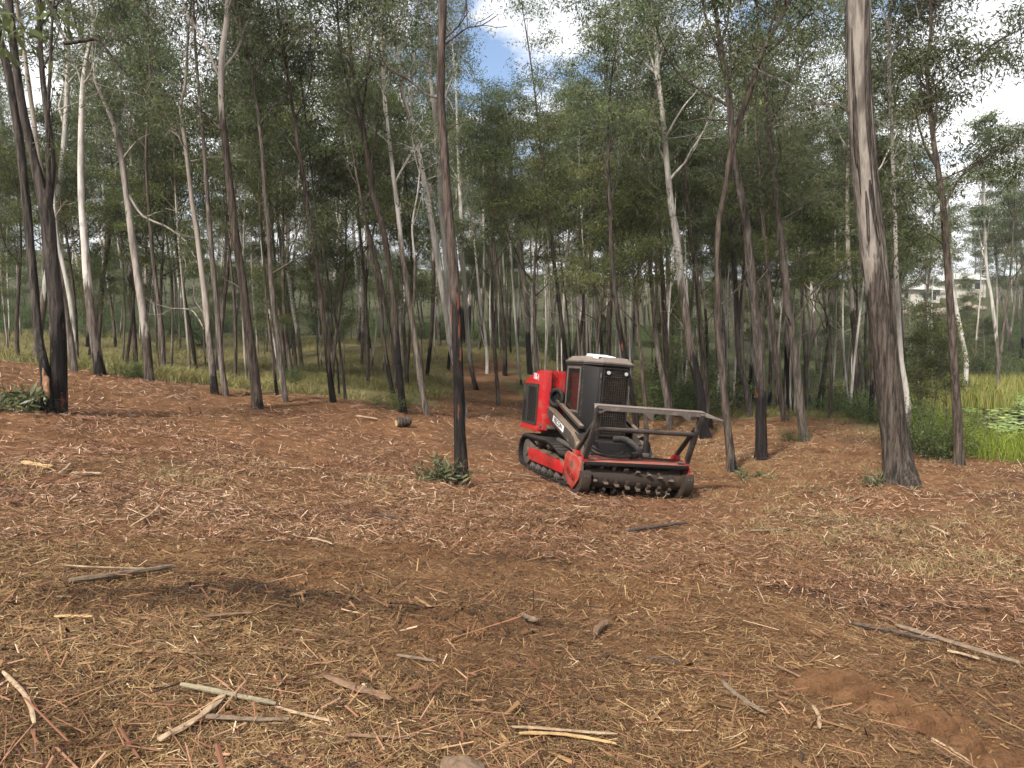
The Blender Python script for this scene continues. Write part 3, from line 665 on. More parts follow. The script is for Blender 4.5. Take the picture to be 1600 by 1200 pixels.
for sx in (-1, 1):
    x0, x1 = sorted((sx * .57, sx * 1.02))
    bl = B(); inner = []
    k = len(tp) - 1; ctr = np.array([2.6, .42])
    O = []; I = []
    for i in range(k):
        t = tp[(i + 1) % k] - tp[(i - 1) % k]; nrm = np.array([t[1], -t[0]]); nrm /= np.hypot(*nrm) + 1e-9
        if np.dot(nrm, tp[i] - ctr) < 0: nrm = -nrm
        O.append(tp[i]); I.append(tp[i] - nrm * .045)
    vs = [[bl.bm.verts.new((xx, p[0], p[1])) for p in L__] for xx in (x0 + .01, x1 - .01) for L__ in (O, I)]
    for i in range(k):
        j = (i + 1) % k
        bl.bm.faces.new([vs[0][i], vs[0][j], vs[2][j], vs[2][i]]); bl.bm.faces.new([vs[1][i], vs[3][i], vs[3][j], vs[1][j]])
        bl.bm.faces.new([vs[0][i], vs[1][i], vs[1][j], vs[0][j]]); bl.bm.faces.new([vs[2][i], vs[2][j], vs[3][j], vs[3][i]])
    trk = bl.put('track', M['black'], mul)
    hlen = cum[-1] / NP * .5
    pm = B(); pm.hexa([(x0, -hlen + .006, -.006), (x1, -hlen + .006, -.006), (x1, hlen - .004, -.006), (x0, hlen - .004, -.006), (x0, -hlen + .006, .014), (x1, -hlen + .006, .014), (x1, hlen - .004, .014), (x0, hlen - .004, .014)])
    pm.hexa([(x0, hlen - .026, .013), (x1, hlen - .026, .013), (x1, hlen - .006, .013), (x0, hlen - .006, .013), (x0, hlen - .020, .042), (x1, hlen - .020, .042), (x1, hlen - .010, .042), (x0, hlen - .010, .042)])
    pm = pm.mesh('track_pad'); pm.materials.append(M['pad_steel'])
    for i in range(NP):
        s_ = (i + .5) * cum[-1] / NP; a = min(int(np.searchsorted(cum, s_)) - 1, len(seg) - 1); f = (s_ - cum[a]) / seg[a]
        p = tp[a] * (1 - f) + tp[a + 1] * f; t = (tp[a + 1] - tp[a]) / seg[a]
        o = put('track_pad', pm, None, trk, (0, p[0], p[1])); ang = math.atan2(t[1], t[0])
        nz = np.array([-t[1], t[0]])
        o.rotation_euler = (ang, 0, 0)
        if np.dot(nz, p - ctr) < 0: o.rotation_euler = (ang + math.pi, 0, 0)
    def wheel(nm, y, z, r, w, hub):
        xa = sx * (.80); W_ = B(); W_.tube([(xa - w / 2, y, z), (xa + w / 2, y, z)], r, 26)
        W_.tube([(xa - w / 2 - .03, y, z), (xa + w / 2 + .03, y, z)], hub, 16)
        return W_.put(nm, M['steel'], trk, .008)
    wheel('idler_wheel', 3.93, .42, .30, .26, .12); wheel('drive_sprocket', 1.33, .34, .25, .24, .12)
    for y in (3.45, 3.05, 2.65, 2.25, 1.85): wheel('track_roller', y, .13, .095, .30, .05)
    for y in (3.25, 2.45): wheel('carrier_roller', y, .70, .07, .30, .03)
    f_ = B(); xa, xb = sorted((sx * .62, sx * .985)); f_.prism([(1.42, .25), (3.62, .25), (3.72, .40), (3.62, .53), (1.5, .50), (1.36, .40)], 'x', xa, xb)
    fr_ = f_.put('track_frame', M['red'], trk, .012)
    B().box(min(sx * .986, sx * .992), max(sx * .986, sx * .992), 2.32, 2.36, .255, .52).put('frame_rib', M['red_dusty'], trk, .002)
    md = B(); NN = 12
    top_ = [[md.bm.verts.new((xa + (xb - xa) * i / 3, 1.5 + j * (2.1 / NN), (.503 + (.03 + .05 * math.sin(i * 1.1)) * (0.5 + .5 * math.sin(j * 1.7 + i * .9)) if 0 < j < NN else .49))) for j in range(NN + 1)] for i in range(4)]
    for i in range(3):
        for j in range(NN): md.bm.faces.new([top_[i][j], top_[i + 1][j], top_[i + 1][j + 1], top_[i][j + 1]])
    md.put('caked_mud', M['mud'], trk)
    B().box(xa + .1, xb - .005, 1.52, 1.66, .12, .26).put('frame_foot', M['red_dusty'], trk, .006)

# -- mulching head
hd = B()
hd.hexa([(-1.12, .0, .66), (1.12, .0, .66), (1.12, .62, .70), (-1.12, .62, .70), (-1.12, .02, .70), (1.12, .02, .70), (1.12, .62, .755), (-1.12, .62, .755)])     # deck
hd.hexa([(-1.12, .60, .16), (1.12, .60, .16), (1.12, .66, .16), (-1.12, .66, .16), (-1.12, .58, .74), (1.12, .58, .74), (1.12, .66, .74), (-1.12, .66, .74)])     # back wall
head = hd.put('mulching_head', M['red_dusty'], mul, .01)
B().box(-1.10, 1.10, -.03, .0, .635, .70).put('front_lip', M['black'], head, .006)
B().prism([(.05, .61), (.55, .61), (.585, .2), (.56, .2), (.52, .5), (.4, .64), (.05, .64)], 'x', -1.1, 1.1).put('inner_liner', M['black'], head)
for sx in (-1, 1):
    xa, xb = sorted((sx * 1.125, sx * 1.175))
    sp = B().prism([(.10, .33), (.02, .52), (.03, .66), (.20, .74), (.52, .78), (.74, .80), (.86, .70), (.88, .46), (.62, .19), (.35, .12)], 'x', xa, xb).put('side_plate', M['red_dusty'], head, .008)
    xs = sorted((sx * 1.10, sx * 1.185))
    sk = B()
    arc = [(.32 + .44 * math.cos(R(a)), .40 + .40 * math.sin(R(a))) for a in range(160, 292, 12)]
    arcin = [(.32 + .33 * math.cos(R(a)), .41 + .30 * math.sin(R(a))) for a in range(280, 158, -12)]
    sk.prism(arc + arcin, 'x', *sorted((sx * 1.0, sx * 1.185)))
    skid = sk.put('skid_shoe', M['drum'], head, .006)
    wl_ = B().prism([(p[0] + .01, p[1]) for p in arc] + [(.62, .10), (.5, .34), (.2, .50)], 'x', *sorted((sx * 1.02, sx * 1.122))).put('end_plate', M['drum'], head, .004)
    for z, y in ((.50, -.085), (.44, -.107)):
        for dx_ in (1.06, 1.13): B().tube([(sx * dx_, y + .02, z), (sx * dx_, y - .012, z)], .016, 8).put('bolt', M['steel'], head)
    B().box(*sorted((sx * 1.03, sx * 1.14)), .02, .10, .705, .80).put('post_bracket', M['red'], head, .01)
    B().box(*sorted((sx * 1.03, sx * 1.14)), .40, .56, .752, .86).put('post_bracket', M['red'], head, .01)
    B().tube([(sx * .90, .06, .745), (sx * 1.10, .06, .745)], .028, 12).put('bracket_pin', M['steel'], head)
lettering('FECON', .155, M['plate_letter'], mul, (-1.178, .47, .36), (0, -1, -.38), (0, -.38, 1), name='side_lettering', xscale=.95)
B().box(-1.180, -1.176, .40, .54, .52, .64).put('side_patch', M['mud'], head)
dr = B(); dr.tube([(-1.02, .26, .375), (1.02, .26, .375)], .205, 36)
for i in range(9): pass
drum = dr.put('cutter_drum', M['drum'], head)
tm = B(); tm.hexa([(-.03, -.05, .17), (.03, -.05, .17), (.03, .05, .17), (-.03, .05, .17), (-.026, -.035, .235), (.026, -.035, .235), (.026, .06, .225), (-.026, .06, .225)]); tm = tm.mesh('tooth_holder', .004); tm.materials.append(M['drum'])
tt = B(); tt.hexa([(-.033, -.062, .185), (.033, -.062, .185), (.033, -.036, .185), (-.033, -.036, .185), (-.036, -.075, .272), (.036, -.075, .272), (.030, -.030, .262), (-.030, -.030, .262)]); tt = tt.mesh('tooth', .003)
for me_ in (tm, tt):
    for v_ in me_.vertices: v_.co.x *= 1.15; v_.co.z = .19 + (v_.co.z - .17) * 1.25; tt.materials.append(M['tooth'])
for i in range(40):
    row, kx = i % 5, i // 5
    x = -.93 + (kx + row * .2) * .238; a = R(row * 72 + kx * 9 + 12)
    for nm, me in (('tooth_holder', tm), ('tooth', tt)):
        o = put(nm, me, None, head, (x, .26, .375)); o.rotation_euler = (a, 0, 0)

# -- push frame (tree guard)
gf = B().tube([(-1.06, -.21, 1.335), (1.06, -.21, 1.335)], .045, 12)
push = gf.put('push_frame', M['post'], mul)
for sx in (-1, 1):
    B().bar((sx * 1.085, .06, .74), (sx * 1.06, -.40, 1.74), .095, .075, (0, 1, 0)).put('post', M['post'], push, .008)
    B().bar((sx * 1.085, .52, .80), (sx * 1.065, -.22, 1.46), .075, .065, (0, 1, 0)).put('brace', M['post'], push, .008)
tb = B()
zz = 1.745; gy = -.56
tb.prism([(-1.12, zz - .115), (-1.05, zz - .11), (-.93, zz - .055), (-.20, zz - .055), (.02, zz - .20), (.03, zz - .055), (.62, zz - .055), (.80, zz - .19), (.81, zz - .055), (1.10, zz - .055), (1.13, zz + .035), (-1.13, zz + .035)], 'y', .145 + gy, .175 + gy)
tbar = tb.put('top_bar', M['guard'], push, .005)
B().hexa([(-1.13, .14 + gy, zz + .02), (1.13, .14 + gy, zz + .02), (1.13, .30 + gy, zz + .045), (-1.13, .30 + gy, zz + .045), (-1.13, .14 + gy, zz + .037), (1.13, .14 + gy, zz + .037), (1.13, .30 + gy, zz + .062), (-1.13, .30 + gy, zz + .062)]).put('top_plate', M['guard'], push, .004)
B().hexa([(1.12, .13 + gy, zz - .05), (1.38, -.06 + gy, zz - .10), (1.38, -.04 + gy, zz - .10), (1.12, .30 + gy, zz - .05), (1.12, .13 + gy, zz + .035), (1.40, -.07 + gy, zz - .075), (1.40, -.05 + gy, zz - .075), (1.12, .30 + gy, zz + .06)]).put('wing', M['guard'], push, .004)
B().hexa([(-1.12, .13 + gy, zz - .11), (-1.22, .02 + gy, zz - .12), (-1.22, .04 + gy, zz - .12), (-1.12, .26 + gy, zz - .06), (-1.12, .13 + gy, zz + .035), (-1.23, .01 + gy, zz - .02), (-1.23, .03 + gy, zz - .02), (-1.12, .30 + gy, zz + .06)]).put('wing', M['guard'], push, .004)

# -- front panel, hoses, posts
B().box(-.46, .44, 1.18, 1.43, .72, .93).put('front_panel', M['maroon'], mul, .015)
B().box(-.50, .50, 1.10, 1.40, .93, .965).put('panel_shelf', M['dark'], mul, .008)
B().box(-.62, .62, .66, 1.16, .40, .64).put('head_mount', M['black'], mul, .02)
for sx in (-1, 1):
    po = B().tube([(sx * .60, .88, .72), (sx * .60, .88, 1.02)], .058, 14).tube([(sx * .60, .88, 1.02), (sx * .60, .88, 1.33)], .046, 14).put('hose_post', M['dark'], mul)
    for k in range(4):
        x = sx * (.58 + .03 * k)
        B().tube(bez([(x + sx * .10, 1.38, 1.06 + .02 * k), (x + sx * .10, 1.14, 1.12 - .03 * k), (x + sx * .07, .98, .98), (x + sx * .02, .86, .70), (x, .70, .62)], 7), .020, 8).put('hydraulic_hose', M['rubber'], mul)
    B().tube([(sx * .66, .97, .90), (sx * .50, .93, .90)], .045, 12).put('hose_coupling', M['steel'], mul)
    B().box(*sorted((sx * .52, sx * .66)), .80, 1.0, .74, .82).put('valve_block', M['steel'], mul, .01)
hp = bez([(.02, 1.16, 1.04), (.16, .92, 1.06), (.24, .60, .95), (.18, .36, .85), (-.06, .22, .815)], 12)
B().tube(hp, [.062 + (.008 if i % 4 < 2 else 0) for i in range(len(hp))], 14).put('wrapped_hose', M['rubber'], mul)
B().tube(bez([(-.06, .22, .815), (-.15, .19, .80), (-.35, .17, .79), (-.72, .22, .82), (-.90, .42, .95), (-.74, .80, 1.0)], 10), .032, 10).put('hydraulic_hose', M['rubber'], mul)
B().tube(bez([(-.06, .27, .835), (-.18, .25, .83), (-.35, .25, .82), (-.66, .32, .86), (-.84, .5, 1.0), (-.70, .84, 1.06)], 10), .026, 10).put('hydraulic_hose', M['rubber'], mul)
B().tube(bez([(.25, 1.12, .84), (.0, .78, .80), (-.18, .6, .80), (-.22, .45, .78)], 10), .016, 8).put('hydraulic_hose', M['rubber'], mul)
B().tube(bez([(-.25, 1.12, .86), (-.1, .9, .70), (.1, .7, .76)], 10), .014, 8).put('hydraulic_hose', M['rubber'], mul)
for a, b_ in (((.25, .36, .765), (.92, .22, .75)), ((.3, .44, .77), (.95, .36, .765))): B().tube([a, b_], .012, 6).put('grease_line', M['rubber'], mul)
ch = B()
for k in range(5): ch.torus((-1.15, -.01 - .004 * k, .70 - .05 * k), (1, .2, 0) if k % 2 else (0, 1, .1), .024, .008, 10, 6)
ch.put('chain', M['steel'], mul, kind='stuff')
# ------------------------------------------------------------------ trees
class Wood:
    def __init__(s): s.V = []; s.F = []; s.n = 0
    def tube(s, P, r, k):
        P = np.asarray(P, float); r = np.broadcast_to(np.asarray(r, float), (len(P),))
        T = np.gradient(P, axis=0); T /= np.linalg.norm(T, axis=1)[:, None] + 1e-9
        mdir = P[-1] - P[0]; ref = np.array((1.0, 0, 0)) if abs(mdir[0]) < 0.7 * np.linalg.norm(mdir) else np.array((0, 1.0, 0))
        S = np.cross(T, ref); S /= np.linalg.norm(S, axis=1)[:, None] + 1e-9
        U = np.cross(S, T)
        a = np.linspace(0, 2 * np.pi, k, endpoint=False)
        ring = P[:, None] + r[:, None, None] * (np.cos(a)[None, :, None] * S[:, None] + np.sin(a)[None, :, None] * U[:, None])
        s.add(ring, k)
    def add(s, ring, k):
        n_ = len(ring); i = np.arange(n_ * k).reshape(n_, k) + s.n
        j = np.roll(i, -1, 1)
        s.V.append(ring.reshape(-1, 3)); s.F.append(np.stack([i[:-1], j[:-1], j[1:], i[1:]], -1).reshape(-1, 4)); s.n += n_ * k
    def mesh(s, name, charh=0.0, roughh=99.0):
        V = np.concatenate(s.V); n_ = len(V)
        return make_mesh(name, V, [np.concatenate(s.F)], {'hgt': V[:, 2], 'charh': np.full(n_, charh), 'roughh': np.full(n_, roughh)})

def unit(v): return v / (np.linalg.norm(v) + 1e-9)

def grow(rng, p, d, L, nseg, up=0.25, wig=0.18):
    P = [np.array(p, float)]; d = unit(np.array(d, float))
    for i in range(nseg):
        d = unit(d + rng.normal(0, wig, 3) + np.array((0, 0, up)))
        P.append(P[-1] + d * L / nseg)
    return np.array(P)

def leaves_arrays(rng, C, n_per, spread, size, droop=0.7, width=0.27, flat=0.6, fan=False):
    """leaf blades round the clump centres C; returns V, F, tint"""
    C = [np.append(c, rng.normal(.45, .17)) if len(c) == 3 else c for c in C]
    C = np.asarray(C, float); tone = C[:, 3]; C = C[:, :3]; m = len(C) * n_per
    ctr = np.repeat(C, n_per, 0)
    off = rng.normal(0, 1, (m, 3)) * np.array((spread, spread, spread * flat)); P = ctr + off
    D = rng.normal(0, 1, (m, 3)); D /= np.linalg.norm(D, axis=1)[:, None]
    D[:, 2] -= droop; D += 0.35 * off / (spread + 1e-6); D /= np.linalg.norm(D, axis=1)[:, None]
    N_ = rng.normal(0, 1, (m, 3)); S = np.cross(D, N_); S /= np.linalg.norm(S, axis=1)[:, None] + 1e-9
    ln = size * rng.uniform(0.6, 1.35, m)[:, None]; wd = ln * width * rng.uniform(.75, 1.25, m)[:, None]
    V = np.stack([P, P + D * ln * .42 + S * wd * .5, P + D * ln, P + D * ln * .42 - S * wd * .5], 1).reshape(-1, 3)
    F = np.arange(m * 4).reshape(m, 4)
    t = np.clip(np.repeat(tone, n_per) + rng.normal(0, .14, m), 0, 1)
    return V, F, np.repeat(t, 4)

def leaf_mesh(name, rng, C, *a, **k):
    V, F, t = leaves_arrays(rng, C, *a, **k)
    return make_mesh(name, V, [F], {'tint': t}, smooth=False)

def crown(rng, wood, T, r, z0, nb, L, up=0.12, elev=(35, 65), nsec=3, ntw=4, tw=0.8, ksides=5, az0=None, skip=None):
    """branches from height z0 of the trunk path T; returns clump centres"""
    C = []
    zs = T[:, 2]; top = zs[-1]; az = rng.uniform(0, 6.28) if az0 is None else az0
    for i in range(nb):
        f = (i + rng.uniform(.1, .9)) / nb
        z = z0 + (top - z0) * f ** 0.9
        k = int(np.clip(np.searchsorted(zs, z), 1, len(zs) - 1)); q = (z - zs[k - 1]) / max(zs[k] - zs[k - 1], 1e-6)
        p = T[k - 1] * (1 - q) + T[k] * q; rr = r[k - 1] * (1 - q) + r[k] * q
        az += 2.4 + rng.normal(0, .5); el = R(rng.uniform(*elev)) + f * .25
        d = np.array((math.cos(az) * math.cos(el), math.sin(az) * math.cos(el), math.sin(el)))
        Lb = L * rng.uniform(.65, 1.2) * (1 - .55 * f)
        B1 = grow(rng, p, d, Lb, 7, up, .16)
        rb = max(min(rr * .55, .02 + Lb * .012), .012)
        wood.tube(B1, np.linspace(rb, rb * .3, len(B1)), ksides)
        for j in range(nsec + 1):
            if j == nsec: B2 = B1[3:]; r2 = rb * .35
            else:
                t = rng.uniform(.35, .9); k2 = min(int(t * 7), 6)
                dd = unit(unit(B1[k2 + 1] - B1[k2]) + rng.normal(0, .55, 3))
                B2 = grow(rng, B1[k2], dd, Lb * rng.uniform(.3, .55), 5, up, .2); r2 = rb * .4
                wood.tube(B2, np.linspace(r2, r2 * .35, len(B2)), 4)
            pad = B2[-1] + np.array((0, 0, .1)); tone = rng.normal(.48, .22)      # a flat tuft of twigs at the branch end
            pr = tw * rng.uniform(.45, .75)
            for w_ in range(ntw + 2):
                q_ = rng.normal(0, 1, 3); e = pad + q_ * np.array((pr, pr, pr * .30))
                s0 = B2[-1 - int(rng.integers(0, 2))]; md_ = (s0 + e) * .5 + rng.normal(0, .08, 3)
                wood.tube(np.array([s0, md_, e]), [max(r2 * .35, .006), .006, .004], 3)
                C += [np.append(e, tone + .10 * q_[2])] + ([np.append((md_ + e) * .5, tone)] if rng.random() < .5 else [])
    return np.array(C)

def resample(P, r, step):
    P = np.asarray(P, float); r = np.asarray(r, float)
    X = np.vstack([2 * P[0] - P[1], P, 2 * P[-1] - P[-2]]); Rr = np.concatenate([[r[0]], r, [r[-1]]])
    out, ro = [], []
    for i in range(1, len(X) - 2):
        m_ = max(2, int(np.linalg.norm(X[i + 1] - X[i]) / step))
        for t in np.arange(m_) / m_:
            a, b_, c_, d_ = X[i - 1:i + 3]
            out.append(.5 * (2 * b_ + (c_ - a) * t + (2 * a - 5 * b_ + 4 * c_ - d_) * t * t + (3 * b_ - a - 3 * c_ + d_) * t ** 3)); ro.append(Rr[i] * (1 - t) + Rr[i + 1] * t)
    out.append(P[-1]); ro.append(r[-1])
    return np.array(out), np.array(ro)

def bark_trunk(wood, P, r, k, rough, flare, seed, lobes=5, grain=1.0):
    """trunk with a flared foot and fissured bark"""
    T = np.gradient(P, axis=0); T /= np.linalg.norm(T, axis=1)[:, None]
    S = np.cross(T, (0, 1.0, 0)); S /= np.linalg.norm(S, axis=1)[:, None]; U = np.cross(S, T)
    a = np.linspace(0, 2 * np.pi, k, endpoint=False); A, Rg = np.meshgrid(a, r); h = P[:, 2][:, None]
    ca, sa = np.cos(A), np.sin(A)
    g = grain
    n1 = fbm(ca * Rg * 26 * g, sa * Rg * 26 * g, h * 2.1 * g, seed, 3); n2 = noise(ca * Rg * 9 * g, sa * Rg * 9 * g, h * .8, seed + 50)
    disp = 1 + flare * np.exp(-np.maximum(h, 0) / .28) * (.55 + .45 * np.cos(A * lobes + seed)) + .05 * noise(ca * 1.3, sa * 1.3, h * .7, seed + 9)
    rr = Rg * disp + rough * (n1 * 1.2 + .5 * n2)
    wood.add(P[:, None] + rr[..., None] * (ca[..., None] * S[:, None] + sa[..., None] * U[:, None]), k)

PXM = lambda w, d: w / FPX * d * .43               # width in photo pixels -> radius in metres
# name, label, bark, distance, photo trace [(u, v, width)], height, crown start, branches, branch length, leaf clump size, leaf length, char row, rough row, group, traced limbs
TREES = []
def tree(label, bark, d, pts, H, z0, nb=9, L=3.0, n_leaf=31, leaf=.125, char=None, rough=None, limbs=(), ground=True, relief=None, group='gum trees at the edge of the clearing', flare=.25, seed=None, nsec=2, lobes=5, dense=1.0):
    TREES.append(dict(label=label, bark=bark, d=d, pts=pts, H=H, z0=z0, nb=nb, L=L, n_leaf=n_leaf, leaf=leaf, char=char, rough=rough, limbs=limbs, ground=ground, relief=relief, group=group, flare=flare, nsec=nsec, lobes=lobes, dense=dense))

def build_tree(T, i):
    rng = np.random.default_rng(1000 + i)
    d = T['d']; u0, v0, w0 = T['pts'][0]
    if T['ground']:
        g = ground_hit(u0, v0, d)
        if g is not None and abs(g - d) < .35 * d: d = g
    P = np.array([at(u, v, d) for u, v, w in T['pts']]); r = np.array([PXM(w, d) for u, v, w in T['pts']])
    gz = float(ground_h(P[0, 0], P[0, 1]))
    base = np.array((P[0, 0], P[0, 1], gz if not T['ground'] else min(gz, P[0, 2] + .05)))
    if not T['ground'] or P[0, 2] > gz + .02:
        P = np.vstack([base, P[1:] if abs(P[0, 2] - gz) < .4 else P]); r = r if len(r) == len(P) else np.concatenate([[r[0] * 1.1], r])
    P = P - base; T['dist'] = d
    # sway in depth and growth past the traced part
    P[:, 1] += .25 * np.sin(P[:, 2] * .35 + i) - .25 * math.sin(i)
    dirn = unit(P[-1] - P[-2]); dirn = unit(dirn + np.array((0, 0, .35)))
    H = T['H']
    if P[-1, 2] < H - 1:
        n_ = 4; step = (H - P[-1, 2]) / n_ / max(dirn[2], .5)
        for q in range(n_):
            dirn = unit(dirn + rng.normal(0, .06, 3) + np.array((0, 0, .1))); P = np.vstack([P, P[-1] + dirn * step])
            r = np.append(r, r[-1] * (.78 if q < n_ - 1 else .35))
    P = np.vstack([P[0] - (P[1] - P[0]) / np.linalg.norm(P[1] - P[0]) * .5, P]); r = np.concatenate([[r[0]], r])
    near = d < 17.5
    Ps, rs = resample(P, r, .07 if near else .25)
    W = Wood()
    rel = T['relief'] if T['relief'] is not None else (.010 if near else .006)
    bark_trunk(W, Ps, rs, 30 if near else 14, rel, T['flare'], i * 3, T['lobes'])
    m_ = lambda v: (T['pts'][0][1] - v) / FPX * d
    C = []
    for pts, w, leafy in T['limbs']:
        Q = np.array([at(u, v, d) for u, v in pts]) - base; Q[:, 1] += np.interp(Q[0, 2], P[:, 2], P[:, 1]) + rng.normal(0, .25) * np.linspace(0, 1, len(Q)) * (2 if leafy else 1)
        Qs, _ = resample(Q, np.zeros(len(Q)), .25)
        rw = PXM(w, d); W.tube(Qs, np.linspace(rw, rw * .4, len(Qs)), 8)
        if leafy:
            for q in range(int(5 * leafy)):
                k = rng.integers(len(Qs) // 3, len(Qs)); B2 = grow(rng, Qs[k], unit(unit(Qs[k] - Qs[k - 1]) + rng.normal(0, .6, 3)), rng.uniform(.7, 1.6), 4, .05, .2)
                W.tube(B2, np.linspace(rw * .3, .006, len(B2)), 4)
                for e in range(3):
                    B3 = grow(rng, B2[rng.integers(1, len(B2))], rng.normal(0, 1, 3) + np.array((0, 0, .2)), .6, 3, 0, .2); W.tube(B3, np.linspace(.008, .004, len(B3)), 3); C += [B3[-1], B3[2]]
        else:
            for q in range(3):
                k = rng.integers(len(Qs) // 2, len(Qs)); B2 = grow(rng, Qs[k], unit(unit(Qs[k] - Qs[k - 1]) + rng.normal(0, .5, 3)), rng.uniform(.4, .9), 4, .05, .2); W.tube(B2, np.linspace(rw * .35, .006, len(B2)), 4)
    if T['nb']:
        C2 = crown(rng, W, Ps, rs, T['z0'], T['nb'], T['L'], nsec=T['nsec'], tw=.95)
        C = C + list(C2)
    t = thing('gum_tree', T['label'], 'tree', tuple(base), group=T['group'])
    put('trunk', W.mesh('trunk', m_(T['char']) if T['char'] is not None else -9.0, m_(T['rough']) if T['rough'] is not None else 99.0), M[T['bark']], t)
    if len(C):
        put('crown', leaf_mesh('crown', rng, C, T['n_leaf'] if T['dist'] > 19 or T['dist'] > 16 and T['limbs'] else 18, .165, T['leaf'], width=.25), M['leaf'], t, kind='stuff')
    T['obj'] = t; T['path'] = (Ps, rs); T['base'] = base
    return t

# ---- the trees one can follow from foot to crown
tree('dark thin leaning trunk with an orange torn scar, leftmost of the blackened pair', 'bark_dark', 14.0, [(74, 648, 21), (68, 585, 17), (52, 518, 15), (44, 452, 14), (35, 382, 14), (27, 306, 14), (17, 215, 14), (3, 113, 14), (-12, 40, 13)], 15, 9.5, 7, 2.8, char=560, limbs=[([(3, 113), (-20, 70), (-30, 20)], 5, 1)])
tree('thick dark forked trunk beside the scarred thin one on the ridge', 'bark_dark', 14.3, [(92, 648, 30), (90, 569, 27), (87, 490, 25), (79, 395, 23), (74, 325, 23), (58, 250, 15), (45, 170, 14), (38, 100, 13), (33, 0, 13)], 16, 9.5, 8, 3.0, char=500,
     limbs=[([(82, 420), (78, 360), (77, 325), (83, 255), (75, 180), (68, 110), (62, 0), (58, -90)], 14, 1), ([(79, 350), (80, 318), (86, 280), (89, 190), (97, 110), (105, 30), (118, -15)], 9, 1)])
tree('straight pinkish pale trunk just behind the blackened pair', 'bark_pink', 23, [(116, 583, 12), (111, 528, 11.5), (101, 458, 11), (92, 389, 10), (84, 335, 10), (76, 250, 8)], 17, 7.5, 9, 3.0, rough=430, limbs=[([(95, 352), (103, 338), (116, 325)], 3, 0)])
tree('thin white trunk between the pinkish trunk and the white-topped one', 'bark_pale', 27, [(121, 575, 9), (117, 490, 8), (109, 433, 8), (98, 379, 7), (92, 316, 6), (86, 240, 5)], 17, 8, 8, 2.6, rough=520, ground=False)
tree('tall trunk brown below and white above, forking high over the left ridge', 'bark_pale', 20.5, [(157, 590, 18), (149, 528, 16), (139, 442, 14), (133, 379, 12), (125, 306, 11), (120, 192, 10), (119, 133, 9), (123, 83, 7), (132, 33, 6), (128, -20, 5)], 15, 9, 8, 2.4, rough=440, char=560, n_leaf=30,
     limbs=[([(119, 133), (108, 105), (100, 90)], 5, 1), ([(120, 125), (138, 112), (150, 95)], 4, 1)])
tree('leaning trunk orange-brown at the foot and grey above, on the ridge', 'bark_brown', 20.5, [(234, 598, 16), (226, 522, 14), (212, 442, 13), (199, 373, 12), (188, 306, 11), (175, 232, 10), (164, 187, 8), (140, 133, 6), (127, 101, 5)], 13, 7.5, 9, 3.0, rough=520, limbs=[([(190, 300), (215, 335), (250, 350), (285, 375), (305, 410)], 5, 1), ([(180, 240), (195, 210), (210, 195)], 4, 1)])
tree('thin reddish trunk behind the orange-footed leaning tree', 'bark_brown', 28, [(256, 587, 9), (250, 515, 8), (236, 427, 7), (228, 347, 6)], 16, 8, 9, 2.8, ground=False)
tree('pale trunk with black foot and a white side stem, left of the brown trunk', 'bark_pink', 21.5, [(336, 617, 13), (328, 553, 12), (320, 477, 11), (312, 411, 10), (307, 363, 9), (301, 316, 8), (296, 256, 7), (292, 213, 7), (288, 171, 6), (297, 136, 5)], 13, 8, 9, 2.8, char=578, rough=500, limbs=[([(330, 612), (328, 590), (319, 522), (312, 458)], 4, 0), ([(318, 515), (298, 487), (279, 481), (255, 480)], 3, 0), ([(297, 250), (282, 215), (265, 205)], 4, 1), ([(300, 255), (320, 240), (340, 235)], 4, 1)])
tree('grey trunk close behind the pale black-footed one', 'bark_pink', 22.5, [(352, 618, 11), (345, 553, 10), (342, 490, 9), (338, 427, 9), (334, 347, 8), (330, 250, 6)], 16, 8, 9, 2.8)
tree('stout trunk dark brown below and white above with two white limbs', 'bark_brown', 18.5, [(403, 636, 20), (399, 585, 18), (391, 506, 16), (385, 442, 14.5), (379, 395, 14), (371, 332, 13), (363, 253, 12), (357, 208, 12), (353, 160, 11), (352, 93, 10), (357, 40, 9), (360, -20, 9)], 14, 9.5, 7, 2.6, rough=185, char=642,
     limbs=[([(350, 128), (345, 118), (325, 70), (300, 30), (290, -10)], 5, 1), ([(354, 112), (367, 80), (372, 40), (381, -10)], 5, 1), ([(360, 215), (340, 195), (320, 170)], 4, 1)])
tree('slender grey trunk with one long upturned branch to its side', 'bark_pink', 22, [(446, 628, 11), (440, 569, 10), (433, 503, 9), (426, 442, 9), (423, 395, 8), (420, 347, 8), (413, 300, 7), (407, 230, 6)], 15, 7, 10, 3.0, limbs=[([(427, 428), (450, 414), (475, 397), (490, 370)], 4, 1)])
tree('very thin dark stem next to the slender grey trunk', 'bark_brown', 25, [(433, 617, 6), (428, 575, 5), (420, 515, 5), (415, 477, 4), (410, 420, 4)], 10, 5, 6, 2.0, char=580)
tree('pale leaning trunk standing up the grassy slope', 'bark_pale', 34, [(472, 580, 8), (466, 534, 7), (456, 484, 7), (447, 427, 6), (440, 404, 6), (430, 330, 5)], 18, 9, 9, 3.0, rough=520)
tree('thin grey trunk beside the pale leaning one up the slope', 'bark_pink', 36, [(461, 560, 6), (453, 506, 6), (444, 436, 6), (438, 380, 5)], 18, 9, 8, 3.0, ground=False)
tree('black-footed brown trunk with a thin twin stem at the ridge edge', 'bark_brown', 22, [(521, 631, 11), (513, 569, 10), (507, 506, 9), (499, 442, 9), (493, 389, 9), (486, 338, 8), (482, 300, 7), (468, 200, 6), (455, 110, 5)], 14, 6.5, 10, 3.2, char=560, limbs=[([(530, 615), (525, 563), (512, 510), (500, 440)], 4, 0)])
